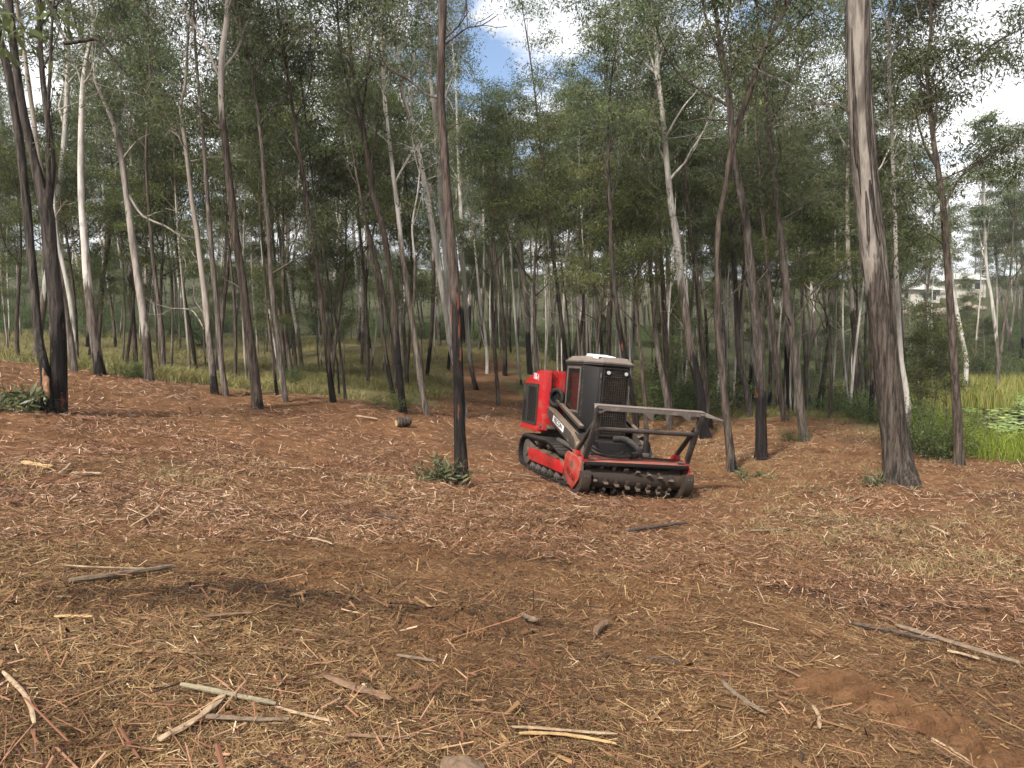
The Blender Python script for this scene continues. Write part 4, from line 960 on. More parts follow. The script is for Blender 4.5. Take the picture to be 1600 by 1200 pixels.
tree('thin straight dark sapling right of the twin-stemmed trunk', 'bark_dark', 24, [(540, 626, 5.5), (535, 569, 5), (528, 506, 5), (521, 471, 4), (514, 420, 4)], 10, 5, 7, 2.2)
tree('distant trunk, brown foot and bright white top, above the twin stems', 'bark_pale', 36, [(574, 560, 8), (568, 490, 7), (560, 452, 6), (555, 395, 6), (551, 347, 5), (547, 300, 5), (540, 230, 4)], 18, 10, 8, 2.8, rough=470)
tree('thin dark leaning trunk just left of the twin forked trunk', 'bark_brown', 24, [(614, 614, 8), (608, 585, 8), (598, 522, 7), (592, 458, 7), (579, 395, 6), (570, 347, 6), (563, 316, 5), (550, 250, 4)], 14, 7, 9, 2.8, char=560)
tree('thin reddish stem leaning beside the tall forked trunk', 'bark_brown', 25, [(621, 612, 7), (611, 537, 6), (601, 477, 6), (585, 401, 5), (574, 360, 5), (560, 310, 4)], 13, 7, 8, 2.6, char=590)
tree('tall black-footed trunk splitting into two dark leaning stems', 'bark_brown', 21.5, [(630, 645, 14), (623, 585, 12), (617, 515, 11), (611, 452, 11), (601, 379, 11), (592, 338, 11), (584, 310, 11), (573, 240, 11), (565, 173, 7), (557, 133, 6), (551, 93, 6), (548, 53, 5), (543, -20, 5)], 14, 8, 9, 3.0, char=520,
     limbs=[([(574, 245), (562, 192), (544, 133), (533, 75), (530, 10), (527, -60)], 6, 1), ([(578, 262), (590, 200), (600, 160)], 4, 1)])
tree('stringy brown trunk turning white above, with a pale side limb', 'bark_pale', 22, [(666, 648, 13), (658, 601, 12), (649, 537, 12), (642, 490, 11), (636, 442, 10), (630, 401, 9), (627, 363, 8), (622, 316, 8), (616, 267, 7), (612, 227, 7), (608, 187, 6), (603, 133, 5), (600, 60, 4)], 14, 8, 8, 2.6, rough=395,
     limbs=[([(646, 480), (649, 452), (650, 411), (647, 357), (656, 306), (662, 250)], 5, 1), ([(620, 290), (635, 262), (650, 240)], 4, 1), ([(613, 232), (592, 212), (570, 195)], 4, 0)])
tree('white smooth trunk leaning away behind the dark foreground trunk', 'bark_pale', 24, [(729, 652, 10), (721, 610, 10), (706, 547, 10), (700, 506, 10), (692, 452, 10), (684, 401, 10), (677, 354, 10), (669, 306, 9), (660, 261, 8), (655, 227, 8), (644, 192, 7), (633, 160, 6), (628, 120, 5), (618, 40, 4)], 16, 8.5, 8, 2.8, rough=560)
tree('pale trunk with a dark stained foot, right of the dark foreground trunk', 'bark_pale', 33, [(744, 610, 9), (736, 569, 8.5), (730, 506, 8), (726, 442, 8), (722, 395, 7), (721, 347, 7), (716, 250, 6)], 19, 9, 9, 3.0, rough=560, char=606, limbs=[([(728, 470), (740, 430), (748, 395)], 3, 0), ([(735, 440), (750, 428)], 2.5, 0)])
tree('white trunk peeling orange, half hidden behind the dark foreground trunk', 'bark_pale', 26, [(722, 630, 10), (704, 500, 9), (695, 400, 9), (687, 315, 9), (684, 267, 8), (679, 200, 8), (676, 160, 8), (671, 112, 7), (668, 50, 6), (665, -10, 5)], 18, 10, 8, 2.8, rough=640, ground=False, limbs=[([(670, 110), (655, 70), (645, 10)], 4, 1), ([(676, 150), (668, 90), (672, 30)], 4, 0)])
tree('nearest tall trunk, charred black at the foot and red-brown above', 'bark_red', 12.7, [(722, 753, 29), (720, 720, 25), (718, 680, 22), (717, 648, 21), (715, 585, 20), (711, 490, 19.5), (706, 411, 19), (700, 347, 18), (696, 300, 17), (691, 227, 16), (685, 147, 15.5), (685, 80, 15), (687, 0, 15), (686, -60, 14)], 15, 9.5, 7, 2.6, char=470, group='trees standing in the clearing', relief=.011, flare=.12,
     limbs=[([(678, 138), (660, 128), (633, 103), (593, 76), (567, 57), (540, 35), (495, 0)], 4.5, 1), ([(692, 50), (713, 37), (729, 28), (751, 27), (775, 14)], 4, 0), ([(692, 40), (713, 21), (730, -4)], 4, 0), ([(690, 200), (705, 178), (735, 165)], 3, 0)])
tree('black-footed pale trunk rising behind the machine hood', 'bark_pink', 36, [(830, 585, 11), (827, 570, 10), (823, 482, 10), (814, 397, 9), (808, 351, 8), (800, 280, 7), (792, 200, 6)], 17, 8.5, 9, 3.0, char=520)
tree('thin dark double trunk rising just left of the cab', 'bark_dark', 30, [(888, 590, 8), (885, 566, 7.5), (871, 453, 7), (860, 368, 6), (852, 300, 5)], 17, 8, 9, 3.0, char=480, ground=False, limbs=[([(893, 575), (888, 500), (880, 430), (872, 360)], 4, 0)])
tree('charred dark trunk leaning out from behind the cab roof', 'bark_dark', 22, [(993, 650, 12), (985, 610, 10), (975, 558, 10), (964, 498, 9), (957, 442, 8), (952, 380, 7)], 12, 6, 9, 2.8, char=440, ground=False)
tree('grey-brown trunk seen above the guard bar of the machine', 'bark_pink', 25, [(1046, 672, 10), (1039, 615, 10), (1028, 562, 9), (1021, 510, 9), (1018, 475, 8), (1012, 400, 7)], 14, 6.5, 9, 2.8, limbs=[([(1025, 540), (1005, 515), (990, 500)], 2.5, 0)])
tree('reddish trunk pressed close behind the grey-brown one', 'bark_brown', 27, [(1047, 640, 10), (1042, 597, 10), (1040, 545, 10), (1037, 475, 9), (1035, 422, 8), (1030, 340, 6)], 15, 7, 9, 2.8, ground=False)
tree('tall trunk half black, half pale, at the tip of the guard bar', 'bark_pale', 21, [(1103, 684, 20), (1098, 660, 17), (1095, 615, 16), (1084, 562, 16), (1077, 510, 15), (1070, 457, 14), (1065, 405, 14), (1060, 352, 13), (1054, 317, 12), (1045, 227, 10), (1039, 165, 9), (1031, 107, 9), (1029, 72, 8), (1025, 40, 7), (1017, -10, 6)], 14, 8, 9, 3.0, char=545, rough=450, relief=.008,
     limbs=[([(1037, 195), (1015, 165), (995, 150), (978, 148)], 5, 1), ([(1030, 110), (1000, 80), (960, 35), (935, 10)], 6, 1), ([(1031, 75), (1045, 50), (1062, 28)], 5, 1), ([(1075, 520), (1055, 490), (1035, 485)], 3, 0)])
tree('slim reddish trunk right of the half-black trunk', 'bark_brown', 23, [(1111, 672, 10), (1105, 615, 9), (1100, 545, 8), (1095, 468, 8), (1091, 415, 8), (1082, 370, 7), (1076, 300, 5)], 12, 6.5, 8, 2.6, char=640, limbs=[([(1098, 520), (1115, 490), (1135, 470), (1165, 440)], 3.5, 0)])
tree('shaggy brown trunk that bends away at the top, beyond the machine', 'bark_brown', 16.8, [(1144, 737, 19), (1141, 700, 15), (1135, 632, 13), (1130, 573, 12), (1124, 510, 11), (1123, 457, 10), (1121, 405, 9.5), (1123, 352, 9), (1132, 293, 9), (1140, 240, 9), (1153, 187, 9), (1167, 147, 9), (1180, 101, 9), (1196, 67, 9), (1215, 32, 8), (1235, -10, 8)], 13, 8.5, 8, 2.6, relief=.013, char=735, group='trees standing in the clearing',
     limbs=[([(1180, 101), (1210, 75), (1250, 35), (1275, 0)], 5, 1), ([(1196, 80), (1170, 95), (1130, 120)], 4, 1)])
tree('dark trunk with black foot, right of the shaggy bending one', 'bark_dark', 18.4, [(1190, 718, 22), (1189, 650, 19), (1187, 597, 18), (1182, 538, 17), (1175, 475, 16), (1166, 415, 15), (1158, 352, 13), (1147, 300, 12), (1137, 253, 11), (1133, 200, 11), (1128, 147, 10), (1124, 120, 10), (1113, 53, 7), (1111, -10, 6)], 14, 8, 9, 3.2, char=590, relief=.012, group='trees standing in the clearing',
     limbs=[([(1124, 125), (1110, 75), (1095, 30), (1092, -20)], 7, 1), ([(1132, 198), (1108, 196), (1090, 194), (1060, 200)], 4.5, 0), ([(1128, 130), (1160, 90), (1190, 60)], 4, 1), ([(1172, 450), (1195, 420), (1215, 380)], 3, 0)])
tree('crooked grey trunk curving at its foot behind the dark one', 'bark_dark', 27, [(1170, 650, 13), (1165, 608, 11), (1154, 573, 10), (1149, 527, 9), (1147, 475, 9), (1142, 405, 8), (1137, 352, 8), (1130, 280, 6)], 15, 7, 9, 3.0)
tree('smooth pale pinkish trunk standing alone on the cleared ground', 'bark_pink', 22, [(1257, 691, 19), (1254, 670, 16), (1249, 632, 15), (1240, 562, 15), (1231, 492, 13.5), (1224, 422, 12), (1219, 370, 11), (1214, 317, 10), (1210, 257, 9), (1205, 180, 8), (1198, 100, 7)], 15, 7.5, 10, 3.4, relief=.005, group='trees standing in the clearing',
     limbs=[([(1240, 503), (1257, 475), (1271, 450), (1300, 430), (1330, 395)], 4, 0), ([(1236, 520), (1222, 495), (1210, 520)], 3.5, 0), ([(1217, 345), (1245, 330), (1290, 300)], 4, 1), ([(1216, 330), (1190, 300), (1160, 270)], 4, 1)])
tree('brown trunk in the shade behind the lone pale trunk', 'bark_brown', 28, [(1226, 642, 11), (1217, 597, 10), (1212, 545, 10), (1208, 475, 9), (1203, 400, 8), (1198, 330, 6)], 15, 7, 9, 3.0)
tree('slight white trunk at the wood edge beyond the lone pale trunk', 'bark_pale', 36, [(1261, 592, 6), (1260, 527, 5.5), (1259, 482, 5), (1256, 420, 4)], 13, 7, 8, 2.4, limbs=[([(1264, 575), (1270, 538), (1285, 503), (1300, 490)], 3, 0)], ground=False)
tree('biggest trunk, shaggy dark bark below and peeling smooth grey above', 'bark_big', 15, [(1407, 752, 64), (1405, 728, 53), (1401, 683, 46), (1392, 585, 44), (1379, 455, 43), (1366, 358, 42), (1353, 260, 42), (1340, 130, 41), (1333, 0, 40), (1328, -90, 38)], 20, 10.5, 8, 3.6, rough=400, relief=.014, flare=.22, group='trees standing in the clearing', lobes=4, limbs=[([(1345, 190), (1310, 165), (1270, 160)], 4, 1)])
tree('split pale peeling trunk squeezed behind the biggest trunk', 'bark_pale', 19, [(1424, 700, 12), (1417, 620, 10), (1408, 567, 9), (1402, 507, 8), (1395, 430, 7), (1388, 340, 6), (1378, 200, 6), (1374, 100, 6), (1378, 0, 6)], 14, 5.5, 10, 3.0, rough=640, ground=False, limbs=[([(1380, 180), (1400, 130), (1420, 80)], 4, 1.4), ([(1374, 100), (1400, 70), (1440, 40)], 4, 1.4)])
tree('reddish trunk with creeper round its foot near the pond', 'bark_brown', 17.5, [(1499, 724, 19), (1496, 690, 16), (1489, 618, 14), (1480, 540, 13), (1463, 390, 11), (1454, 306, 10), (1443, 236, 8), (1438, 180, 7), (1435, 110, 6), (1443, 60, 5), (1444, -10, 4)], 12, 5.5, 10, 2.6, relief=.010, group='trees standing in the clearing', n_leaf=30,
     limbs=[([(1443, 215), (1460, 188), (1461, 160)], 3, 1), ([(1436, 120), (1450, 100), (1480, 80), (1510, 75), (1545, 82), (1575, 105), (1600, 105)], 3.5, 1), ([(1437, 150), (1470, 120), (1520, 95)], 3, 1.2), ([(1450, 290), (1480, 275), (1510, 255)], 3, 1), ([(1455, 320), (1425, 290), (1405, 285)], 3, 1.2), ([(1462, 390), (1440, 370), (1420, 380)], 3, 1.2)])
tree('slim white forked trunk leaning over the far pond bank', 'bark_pale', 46, [(1507, 570, 8), (1500, 530, 8), (1493, 490, 7.5), (1488, 447, 7), (1487, 413, 6), (1488, 380, 5), (1487, 330, 4)], 14, 9, 7, 2.2, rough=700, ground=False, limbs=[([(1490, 462), (1485, 437), (1468, 403), (1462, 380)], 4.5, 0)], n_leaf=26)
tree('thin trunk, dark below and pale above, on the far pond bank', 'bark_pale', 52, [(1560, 560, 6), (1555, 467, 5.5), (1548, 413, 5), (1540, 300, 4.5), (1535, 270, 4)], 19, 10, 9, 3.4, rough=450, ground=False, leaf=.22)
tree('crooked white little trunk by the uphill track', 'bark_pale', 46, [(761, 556, 6), (758, 522, 5.5), (750, 477, 5), (745, 420, 4)], 16, 9, 8, 2.6, rough=600, ground=False, limbs=[([(759, 548), (750, 510), (744, 480)], 3, 0)])
tree('brown trunk at the top of the uphill track', 'bark_brown', 46, [(789, 553, 8), (785, 490, 7), (777, 420, 6), (772, 389, 6), (766, 320, 5)], 18, 9, 8, 2.8, char=530, ground=False)
tree('thin speckled pale stem standing left of the machine hood', 'bark_pale', 37, [(814, 600, 5), (809, 550, 4.5), (804, 480, 4.5), (800, 420, 4), (797, 360, 3.5)], 13, 7, 7, 2.2, rough=700, char=592)
for i, T in enumerate(TREES): build_tree(T, i)

# torn wood on the scarred trunk, and its dead elbow branch
T = TREES[0]; t = T['obj']; W = Wood()
P = np.array([at(u, v, T['dist'] - .12) for u, v in ((75, 622), (74, 612), (72, 598), (70, 588), (68, 575))]) - T['base']
Pq, rq = resample(P, np.array([.008, .05, .058, .045, .006]), .03); W.tube(Pq, rq, 14); W.V[0] = W.V[0] + .022 * np.stack([noise(W.V[0][:, 0] * 30, W.V[0][:, 2] * 9, q, 5) for q in (0, 3, 7)], 1)
m, n, l, b, o = mat('torn_wood'); tc = n.new('ShaderNodeTexCoord'); mp = n.new('ShaderNodeMapping'); mp.inputs['Scale'].default_value = (40, 40, 3); l.new(tc.outputs['Object'], mp.inputs[0])
nn = nd(n, 'ShaderNodeTexNoise', Scale=1.0, Detail=5.0); l.new(mp.outputs[0], nn.inputs['Vector']); rp = ramp(n, [(.3, (.13, .06, .03)), (.6, (.36, .19, .095))]); l.new(nn.outputs[0], rp.inputs[0]); l.new(rp.outputs[0], b.inputs['Base Color']); b.inputs['Roughness'].default_value = .8; M['torn'] = m
put('torn_wood', W.mesh('torn_wood'), M['torn'], t, label='bright orange torn wood')
T = TREES[1]; W = Wood()
Q, _ = resample(np.array([at(u, v, T['dist']) for u, v in ((100, 68), (118, 66), (135, 63), (150, 61), (158, 66), (170, 82), (185, 100), (203, 119))]) - T['base'], np.zeros(8), .08)
W.tube(Q, np.linspace(PXM(6.5, 14.3), PXM(3, 14.3), len(Q)), 10)
put('branch', W.mesh('branch', -9, 99), M['bark_dark'], T['obj'], label='dead dark branch bent like an elbow')
# ribbons of peeling bark on the biggest trunk
T = next(t_ for t_ in TREES if t_['label'].startswith('biggest')); Ps, rs = T['path']; g = np.random.default_rng(11)
for k in range(16):
    th = math.pi * g.uniform(.92, 1.75) if k < 11 else math.pi * g.uniform(1.5, 2.0); h0 = g.uniform(3.6, 8.5); ln_ = g.uniform(1.0, 3.6)
    kk = np.nonzero((Ps[:, 2] > h0) & (Ps[:, 2] < h0 + ln_))[0][::3]
    if len(kk) < 4: continue
    tq = np.linspace(0, 1, len(kk)); off = rs[kk] * 1.02 + .012 + .05 * g.random() * (1 - tq) ** 3
    dth = th + .08 * np.sin(tq * 3 + k); wd_ = g.uniform(.015, .05) * np.interp(tq, [0, .15, .85, 1], [.3, 1, 1, .4])
    dirr = np.stack([np.cos(dth), np.sin(dth), np.zeros(len(kk))], 1); tan = np.stack([-np.sin(dth), np.cos(dth), np.zeros(len(kk))], 1)
    c0 = Ps[kk] + dirr * off[:, None]; ring = np.stack([c0 - tan * wd_[:, None], c0 + dirr * .012, c0 + tan * wd_[:, None], c0 - dirr * .006], 1)
    W = Wood(); W.add(ring, 4); put('bark_ribbon', W.mesh('bark_ribbon', -9, 99), M['bark_dark' if g.random() < .75 else 'bark_pink'], T['obj'])
# leafy spray that hangs in from the leaning tree towards the viewer
T = TREES[0]; rng = np.random.default_rng(5); W = Wood(); C = []
st_ = at(-12, 40, T['dist']) - T['base']
for pts in (((-60, -60, 9.5), (0, 5, 7.5), (35, 40, 7), (50, 75, 7)), ((-60, -60, 9.5), (-10, 20, 7.4), (8, 70, 7.1), (22, 105, 7)), ((-60, -60, 9.5), (40, -20, 7.4), (85, 15, 7.0), (105, 45, 7))):
    Q = np.vstack([st_, [at(u, v, d) - T['base'] for u, v, d in pts]]); Qs, _ = resample(Q, np.zeros(len(Q)), .12); W.tube(Qs, np.linspace(.02, .004, len(Qs)), 5)
    for k in range(len(Qs) - 9, len(Qs)): C.append(Qs[k])
sp = put('leafy_branch', W.mesh('leafy_branch', -9, 99), M['bark_dark'], T['obj'])
put('leaf_spray', leaf_mesh('leaf_spray', rng, C, 3, .09, .17, width=.30, droop=1.0), M['leaf_mid'], sp, kind='stuff')

# ---- templates for the wood behind
def template(kind, seed):
    rng = np.random.default_rng(seed); W = Wood()
    if kind == 'gum':
        H = rng.uniform(17, 21); n_ = 12; z = np.linspace(-.6, H, n_); lean = rng.normal(0, .03, 2)
        P = np.stack([lean[0] * z + .25 * np.sin(z * .3 + seed), lean[1] * z + .25 * np.cos(z * .27 + seed), z], 1); P[:, :2] -= P[0, :2]
        r = np.interp(z, [0, H * .6, H], [.13, .085, .02]); W.tube(P, r, 9)
        C = crown(rng, W, P, r, H * rng.uniform(.42, .55), 11, 3.6, nsec=2, ntw=4, tw=1.0); lm = leaf_mesh('crown', rng, C, 36, .20, .15, width=.28, flat=.6)
    elif kind == 'mid':
        H = rng.uniform(9, 11); z = np.linspace(-.5, H, 9); P = np.stack([.2 * np.sin(z * .5 + seed), .2 * np.cos(z * .4 + seed), z], 1); P[:, :2] -= P[0, :2]
        r = np.interp(z, [0, H], [.09, .015]); W.tube(P, r, 8)
        C = crown(rng, W, P, r, H * .40, 12, 3.0, up=.10, elev=(15, 55), nsec=3, ntw=4, tw=.9); lm = leaf_mesh('crown', rng, C, 40, .19, .115, width=.28, flat=.55)
    elif kind == 'pole':
        H = rng.uniform(11, 14); z = np.linspace(-.4, H, 10); ln_ = rng.normal(0, .035, 2)
        P = np.stack([ln_[0] * z + .22 * np.sin(z * .4 + seed), ln_[1] * z + .22 * np.cos(z * .33 + seed), z], 1); P[:, :2] -= P[0, :2]
        r = np.interp(z, [0, H], [.055, .015]); W.tube(P, r, 7)
        for q in range(4):
            B2 = grow(rng, P[rng.integers(3, 7)], (rng.normal(), rng.normal(), .8), rng.uniform(.8, 1.8), 4, .1, .2); W.tube(B2, np.linspace(.014, .005, 5), 4)
        C = crown(rng, W, P, r, H * .62, 7, 1.8, nsec=2, ntw=3, tw=.7); lm = leaf_mesh('crown', rng, C, 26, .18, .14, width=.28, flat=.6)
    elif kind == 'sapling':
        H = rng.uniform(5, 7); z = np.linspace(-.4, H, 7); P = np.stack([.25 * np.sin(z * .5 + seed), .25 * np.cos(z * .4 + seed), z], 1); P[:, :2] -= P[0, :2]
        r = np.interp(z, [0, H], [.035, .008]); W.tube(P, r, 6)
        C = crown(rng, W, P, r, H * .3, 9, 1.6, elev=(20, 55), nsec=2, ntw=3, tw=.5); lm = leaf_mesh('crown', rng, C, 30, .22, .11, width=.28)
    else:
        C = []
        for s_ in range(9):
            a = rng.uniform(0, 6.28); P = grow(rng, (rng.normal(0, .15), rng.normal(0, .15), -.1), (math.cos(a) * .8, math.sin(a) * .8, 1.0), rng.uniform(1.2, 2.2), 6, .03, .2); W.tube(P, np.linspace(.02, .006, len(P)), 4)
            for q in range(7):
                B2 = grow(rng, P[rng.integers(1, 7)], rng.normal(0, 1, 3), .5, 3, .05, .2); W.tube(B2, np.linspace(.008, .004, 4), 3); C += [B2[-1], B2[1]]
        lm = leaf_mesh('crown', rng, np.array(C), 40, .2, .075, width=.42, droop=.3)
    H_ = P[-1, 2] if kind != 'shrub' else 2.0
    return W, lm, H_

TMPL = {}
for kind, cnt in (('gum', 6), ('mid', 4), ('pole', 4), ('sapling', 3), ('shrub', 3)):
    TMPL[kind] = []
    for q in range(cnt):
        W, lm, H_ = template(kind, 300 + q * 7 + len(kind))
        bk = {'gum': ('bark_pale', 'bark_pink', 'bark_brown', 'bark_pink', 'bark_brown', 'bark_pale')[q], 'mid': 'bark_brown', 'pole': ('bark_pale', 'bark_pink', 'bark_pale', 'bark_pink')[q % 4], 'sapling': 'bark_pink', 'shrub': 'bark_brown'}[kind]
        wm = W.mesh('trunk', [-9, .8, 1.8, 3.0, .5, 1.0][q] if kind == 'gum' else -9, [2.5, 99, 7, 3, 5, 4][q] if kind == 'gum' else (.6 if kind == 'pole' else 99))
        wm.materials.append(M[bk]); lm.materials.append(M[{'gum': 'leaf', 'mid': 'leaf_mid', 'pole': 'leaf', 'sapling': 'leaf_mid', 'shrub': 'leaf_bush'}[kind]])
        TMPL[kind].append((wm, lm, H_))

def plant(kind, x, y, label, group, height=None, q=None, rng=RNG, name=None, wide=1.0, lean=.03):
    q = int(rng.integers(len(TMPL[kind]))) if q is None else q
    wm, lm, H_ = TMPL[kind][q]; s = rng.uniform(.85, 1.15) if height is None else height / H_
    t = thing(name or {'gum': 'gum_tree', 'mid': 'bushy_tree', 'pole': 'pole_tree', 'sapling': 'sapling', 'shrub': 'shrub'}[kind], label, {'gum': 'tree', 'mid': 'tree', 'pole': 'tree', 'sapling': 'sapling', 'shrub': 'shrub'}[kind],
              (x, y, float(ground_h(x, y)) - .03), (rng.normal(0, lean * (.4 if kind == 'pole' else 1)), rng.normal(0, lean * (.4 if kind == 'pole' else 1)) - .03, rng.uniform(0, 6.28)), group)
    t.scale = (s * wide, s * wide, s)
    put('trunk' if kind != 'shrub' else 'stems', wm, None, t); put('crown', lm, None, t, kind='stuff')
    return t

SPOTS = [(T['base'][0], T['base'][1]) for T in TREES]
def free(x, y, dmin):
    return all((x - a) ** 2 + (y - b_) ** 2 > dmin * dmin for a, b_ in SPOTS)

ZONES = [(110, 'left of the blackened pair'), (260, 'behind the white-topped ridge trunk'), (420, 'behind the white-limbed trunk'), (560, 'behind the twin-stemmed trunk'), (720, 'left of the dark foreground trunk'), (880, 'above the engine hood'), (1000, 'above the cab'),
         (1130, 'above the guard bar'), (1230, 'behind the two dark trunks'), (1330, 'beyond the lone pale trunk'), (1420, 'behind the biggest trunk')]
# ---- bushy trees with low dense crowns: (column, row of the top, distance, label)
MIDS = [(780, 185, 30, 'dense bushy tree filling the gap right of the dark foreground trunk'), (850, 215, 27, 'broad bushy green tree above the machine hood'), (935, 300, 26, 'bushy dark tree right above the machine cab'),
        (1012, 318, 24.5, 'low spreading bushy tree above the end of the machine guard'), (900, 175, 36, 'tall bushy tree behind the one above the hood'), (250, 225, 30, 'bushy green tree between the two leaning ridge trunks'),
        (300, 95, 34, 'bright green bushy tree beside the stout white-topped trunk'), (455, 190, 29, 'bushy tree with hanging crown above the slender grey trunk'), (515, 250, 31, 'bushy tree crown over the black-footed twin trunk'), (190, 300, 31, 'dark bushy crown behind the white-topped ridge trunk'),
        (1110, 240, 33, None), (1300, 345, 30, 'bushy tree left of the biggest trunk'), (1335, 315, 37, 'bushy tree partly hidden by the biggest trunk'), (1570, 235, 68, 'broad flat-topped bushy tree over the reeds'),
        (1640, 330, 66, 'bushy tree standing over the far end of the lily pads'), (1185, 290, 30, None), (20, 250, 27, 'bushy tree behind the scarred leaning trunk'), 
        (110, 210, 31, None), (360, 200, 30, None), (420, 90, 36, None), (570, 150, 32, None), (630, 210, 34, None), (1400, 230, 30, None), (1160, 180, 36, None), (1050, 180, 33, None)]
for k, (u, v, d, lab) in enumerate(MIDS):
    p = at(u, v, d); g = float(ground_h(p[0], p[1])); H_ = max(3.0, p[2] - g)
    plant('mid', float(p[0]), float(p[1]), lab or 'bushy green tree among the gum trunks, ' + next((z for lim, z in ZONES if u < lim), 'near the pond edge'), 'bushy trees in the wood', H_, k % 4, wide=np.clip(9.5 / H_, .75, 1.15))
    SPOTS.append((p[0], p[1]))

# ---- the wood behind
def scatter(n_, dmin, dmax, gap, test, kind, label, group, hr, power=1.0, spread=.80, wide=1.0):
    c = 0; tries = 0
    while c < n_ and tries < n_ * 60:
        tries += 1
        d = dmin + (dmax - dmin) * RNG.random() ** power; x = RNG.uniform(-spread, spread) * d
        if poly_sd(x, d, CLEARED) > -.8 or poly_sd(x, d, LAKE) > -1.0 or not test(x, d) or not free(x, d, gap): continue
        u_ = 800 + x / d * FPX
        zone = next((z for lim, z in ZONES if u_ < lim), 'near the pond edge')
        plant(kind, x, d, label + ', ' + zone, group, RNG.uniform(*hr), wide=wide); SPOTS.append((x, d)); c += 1
uof = lambda x, d: 800 + x / d * FPX
sight = lambda x, d: not (1395 < uof(x, d) < 1540 and d > 50) and not (uof(x, d) > 1380 and d < 40)
scatter(27, 26, 52, 1.5, lambda x, d: x < -2, 'gum', 'slender gum up the slope', 'gum trees up the slope', (15, 20))
scatter(44, 27, 60, 1.4, lambda x, d: x >= -2 and sight(x, d), 'gum', 'slender gum in the wood', 'gum trees beyond the machine', (14, 19))
scatter(84, 55, 125, 2.2, sight, 'gum', 'far gum tree at the back of the wood', 'far gum trees', (16, 22), 1.2, .82, 1.25)
scatter(20, 75, 150, 3, lambda x, d: 1380 < uof(x, d) < 1700 and not 1400 < uof(x, d) < 1545, 'gum', 'tree on the hillside across the pond', 'trees across the pond', (8, 12))
scatter(40, 90, 190, 3, lambda x, d: True if abs(uof(x, d) - 1470) > 75 else d > 158, 'gum', 'tree closing the far end of the wood', 'trees closing the far end', (16, 22), 1.0, .85, 1.3)
scatter(44, 27, 60, .9, lambda x, d: x < -1, 'pole', 'thin straight pole-like gum on the grassy slope', 'pole trees up the slope', (10, 14))
scatter(80, 28, 64, .9, lambda x, d: x >= -1 and sight(x, d), 'pole', 'thin straight pole-like gum in the wood', 'pole trees beyond the machine', (10, 14))
scatter(44, 25, 60, 1.0, lambda x, d: sight(x, d), 'sapling', 'thin young sapling among the gum trunks', 'saplings in the wood', (4, 8))
scatter(20, 55, 90, 2.0, lambda x, d: sight(x, d), 'mid', 'far bushy tree in the depth of the wood', 'far bushy trees', (5, 10), 1.0, .82)
scatter(60, 80, 150, 2.5, lambda x, d: sight(x, d), 'mid', 'bushy tree in the dim backdrop of the wood', 'backdrop bushy trees', (7, 12), 1.0, .82, 1.35)
scatter(40, 27, 75, 1.0, lambda x, d: sight(x, d) and not (x < 0 and d < 48), 'shrub', 'low green shrub on the wood floor', 'shrubs in the undergrowth', (1.2, 2.6))
scatter(70, 60, 120, 2.0, lambda x, d: sight(x, d), 'shrub', 'far dark shrub at the back of the wood', 'far shrubs', (2.0, 4.2))
scatter(26, 72, 108, 2.5, lambda x, d: 1385 < uof(x, d) < 1560, 'mid', 'low bushy tree on the grassy hillside below the houses', 'low trees below the houses', (2.6, 4.4), 1.0, .8, 1.2)
scatter(26, 60, 140, 2.0, lambda x, d: 1370 < uof(x, d) < 1680 and d > 64 and not (1400 < uof(x, d) < 1545 and d > 85), 'shrub', 'shrub on the bank across the pond', 'shrubs across the pond', (1.5, 4))
for k, (u, d, kind, H_) in enumerate([(748, 56, 'gum', 17), (757, 62, 'mid', 8), (768, 58, 'pole', 13), (776, 66, 'gum', 18), (783, 55, 'pole', 12), (790, 60, 'mid', 7), (799, 57, 'gum', 16), (752, 74, 'mid', 9), (764, 82, 'gum', 19), (772, 78, 'mid', 9), (786, 80, 'mid', 10), (795, 76, 'gum', 18), (741, 68, 'mid', 8), (806, 70, 'mid', 9), (760, 95, 'mid', 11), (780, 98, 'mid', 11), (800, 96, 'mid', 11), (745, 92, 'mid', 11)]):
    plant(kind, (u - 800) / FPX * d, d, {'gum': 'gum', 'mid': 'bushy tree', 'pole': 'thin pole-like gum'}[kind] + ' beyond the top of the uphill track', 'trees beyond the track', H_)
for k, (u, d, kind, H_) in enumerate([(1408, 70, 'pole', 12), (1424, 76, 'pole', 13), (1446, 72, 'pole', 12), (1462, 68, 'gum', 13), (1480, 74, 'pole', 12), (1526, 70, 'gum', 14), (1538, 78, 'pole', 13), (1550, 72, 'gum', 15), (1575, 74, 'gum', 16), (1598, 70, 'gum', 15)]):
    plant(kind, (u - 800) / FPX * d, d, {'gum': 'gum', 'pole': 'thin pole-like gum'}[kind] + ' in front of the houses across the pond', 'trees before the houses', H_)
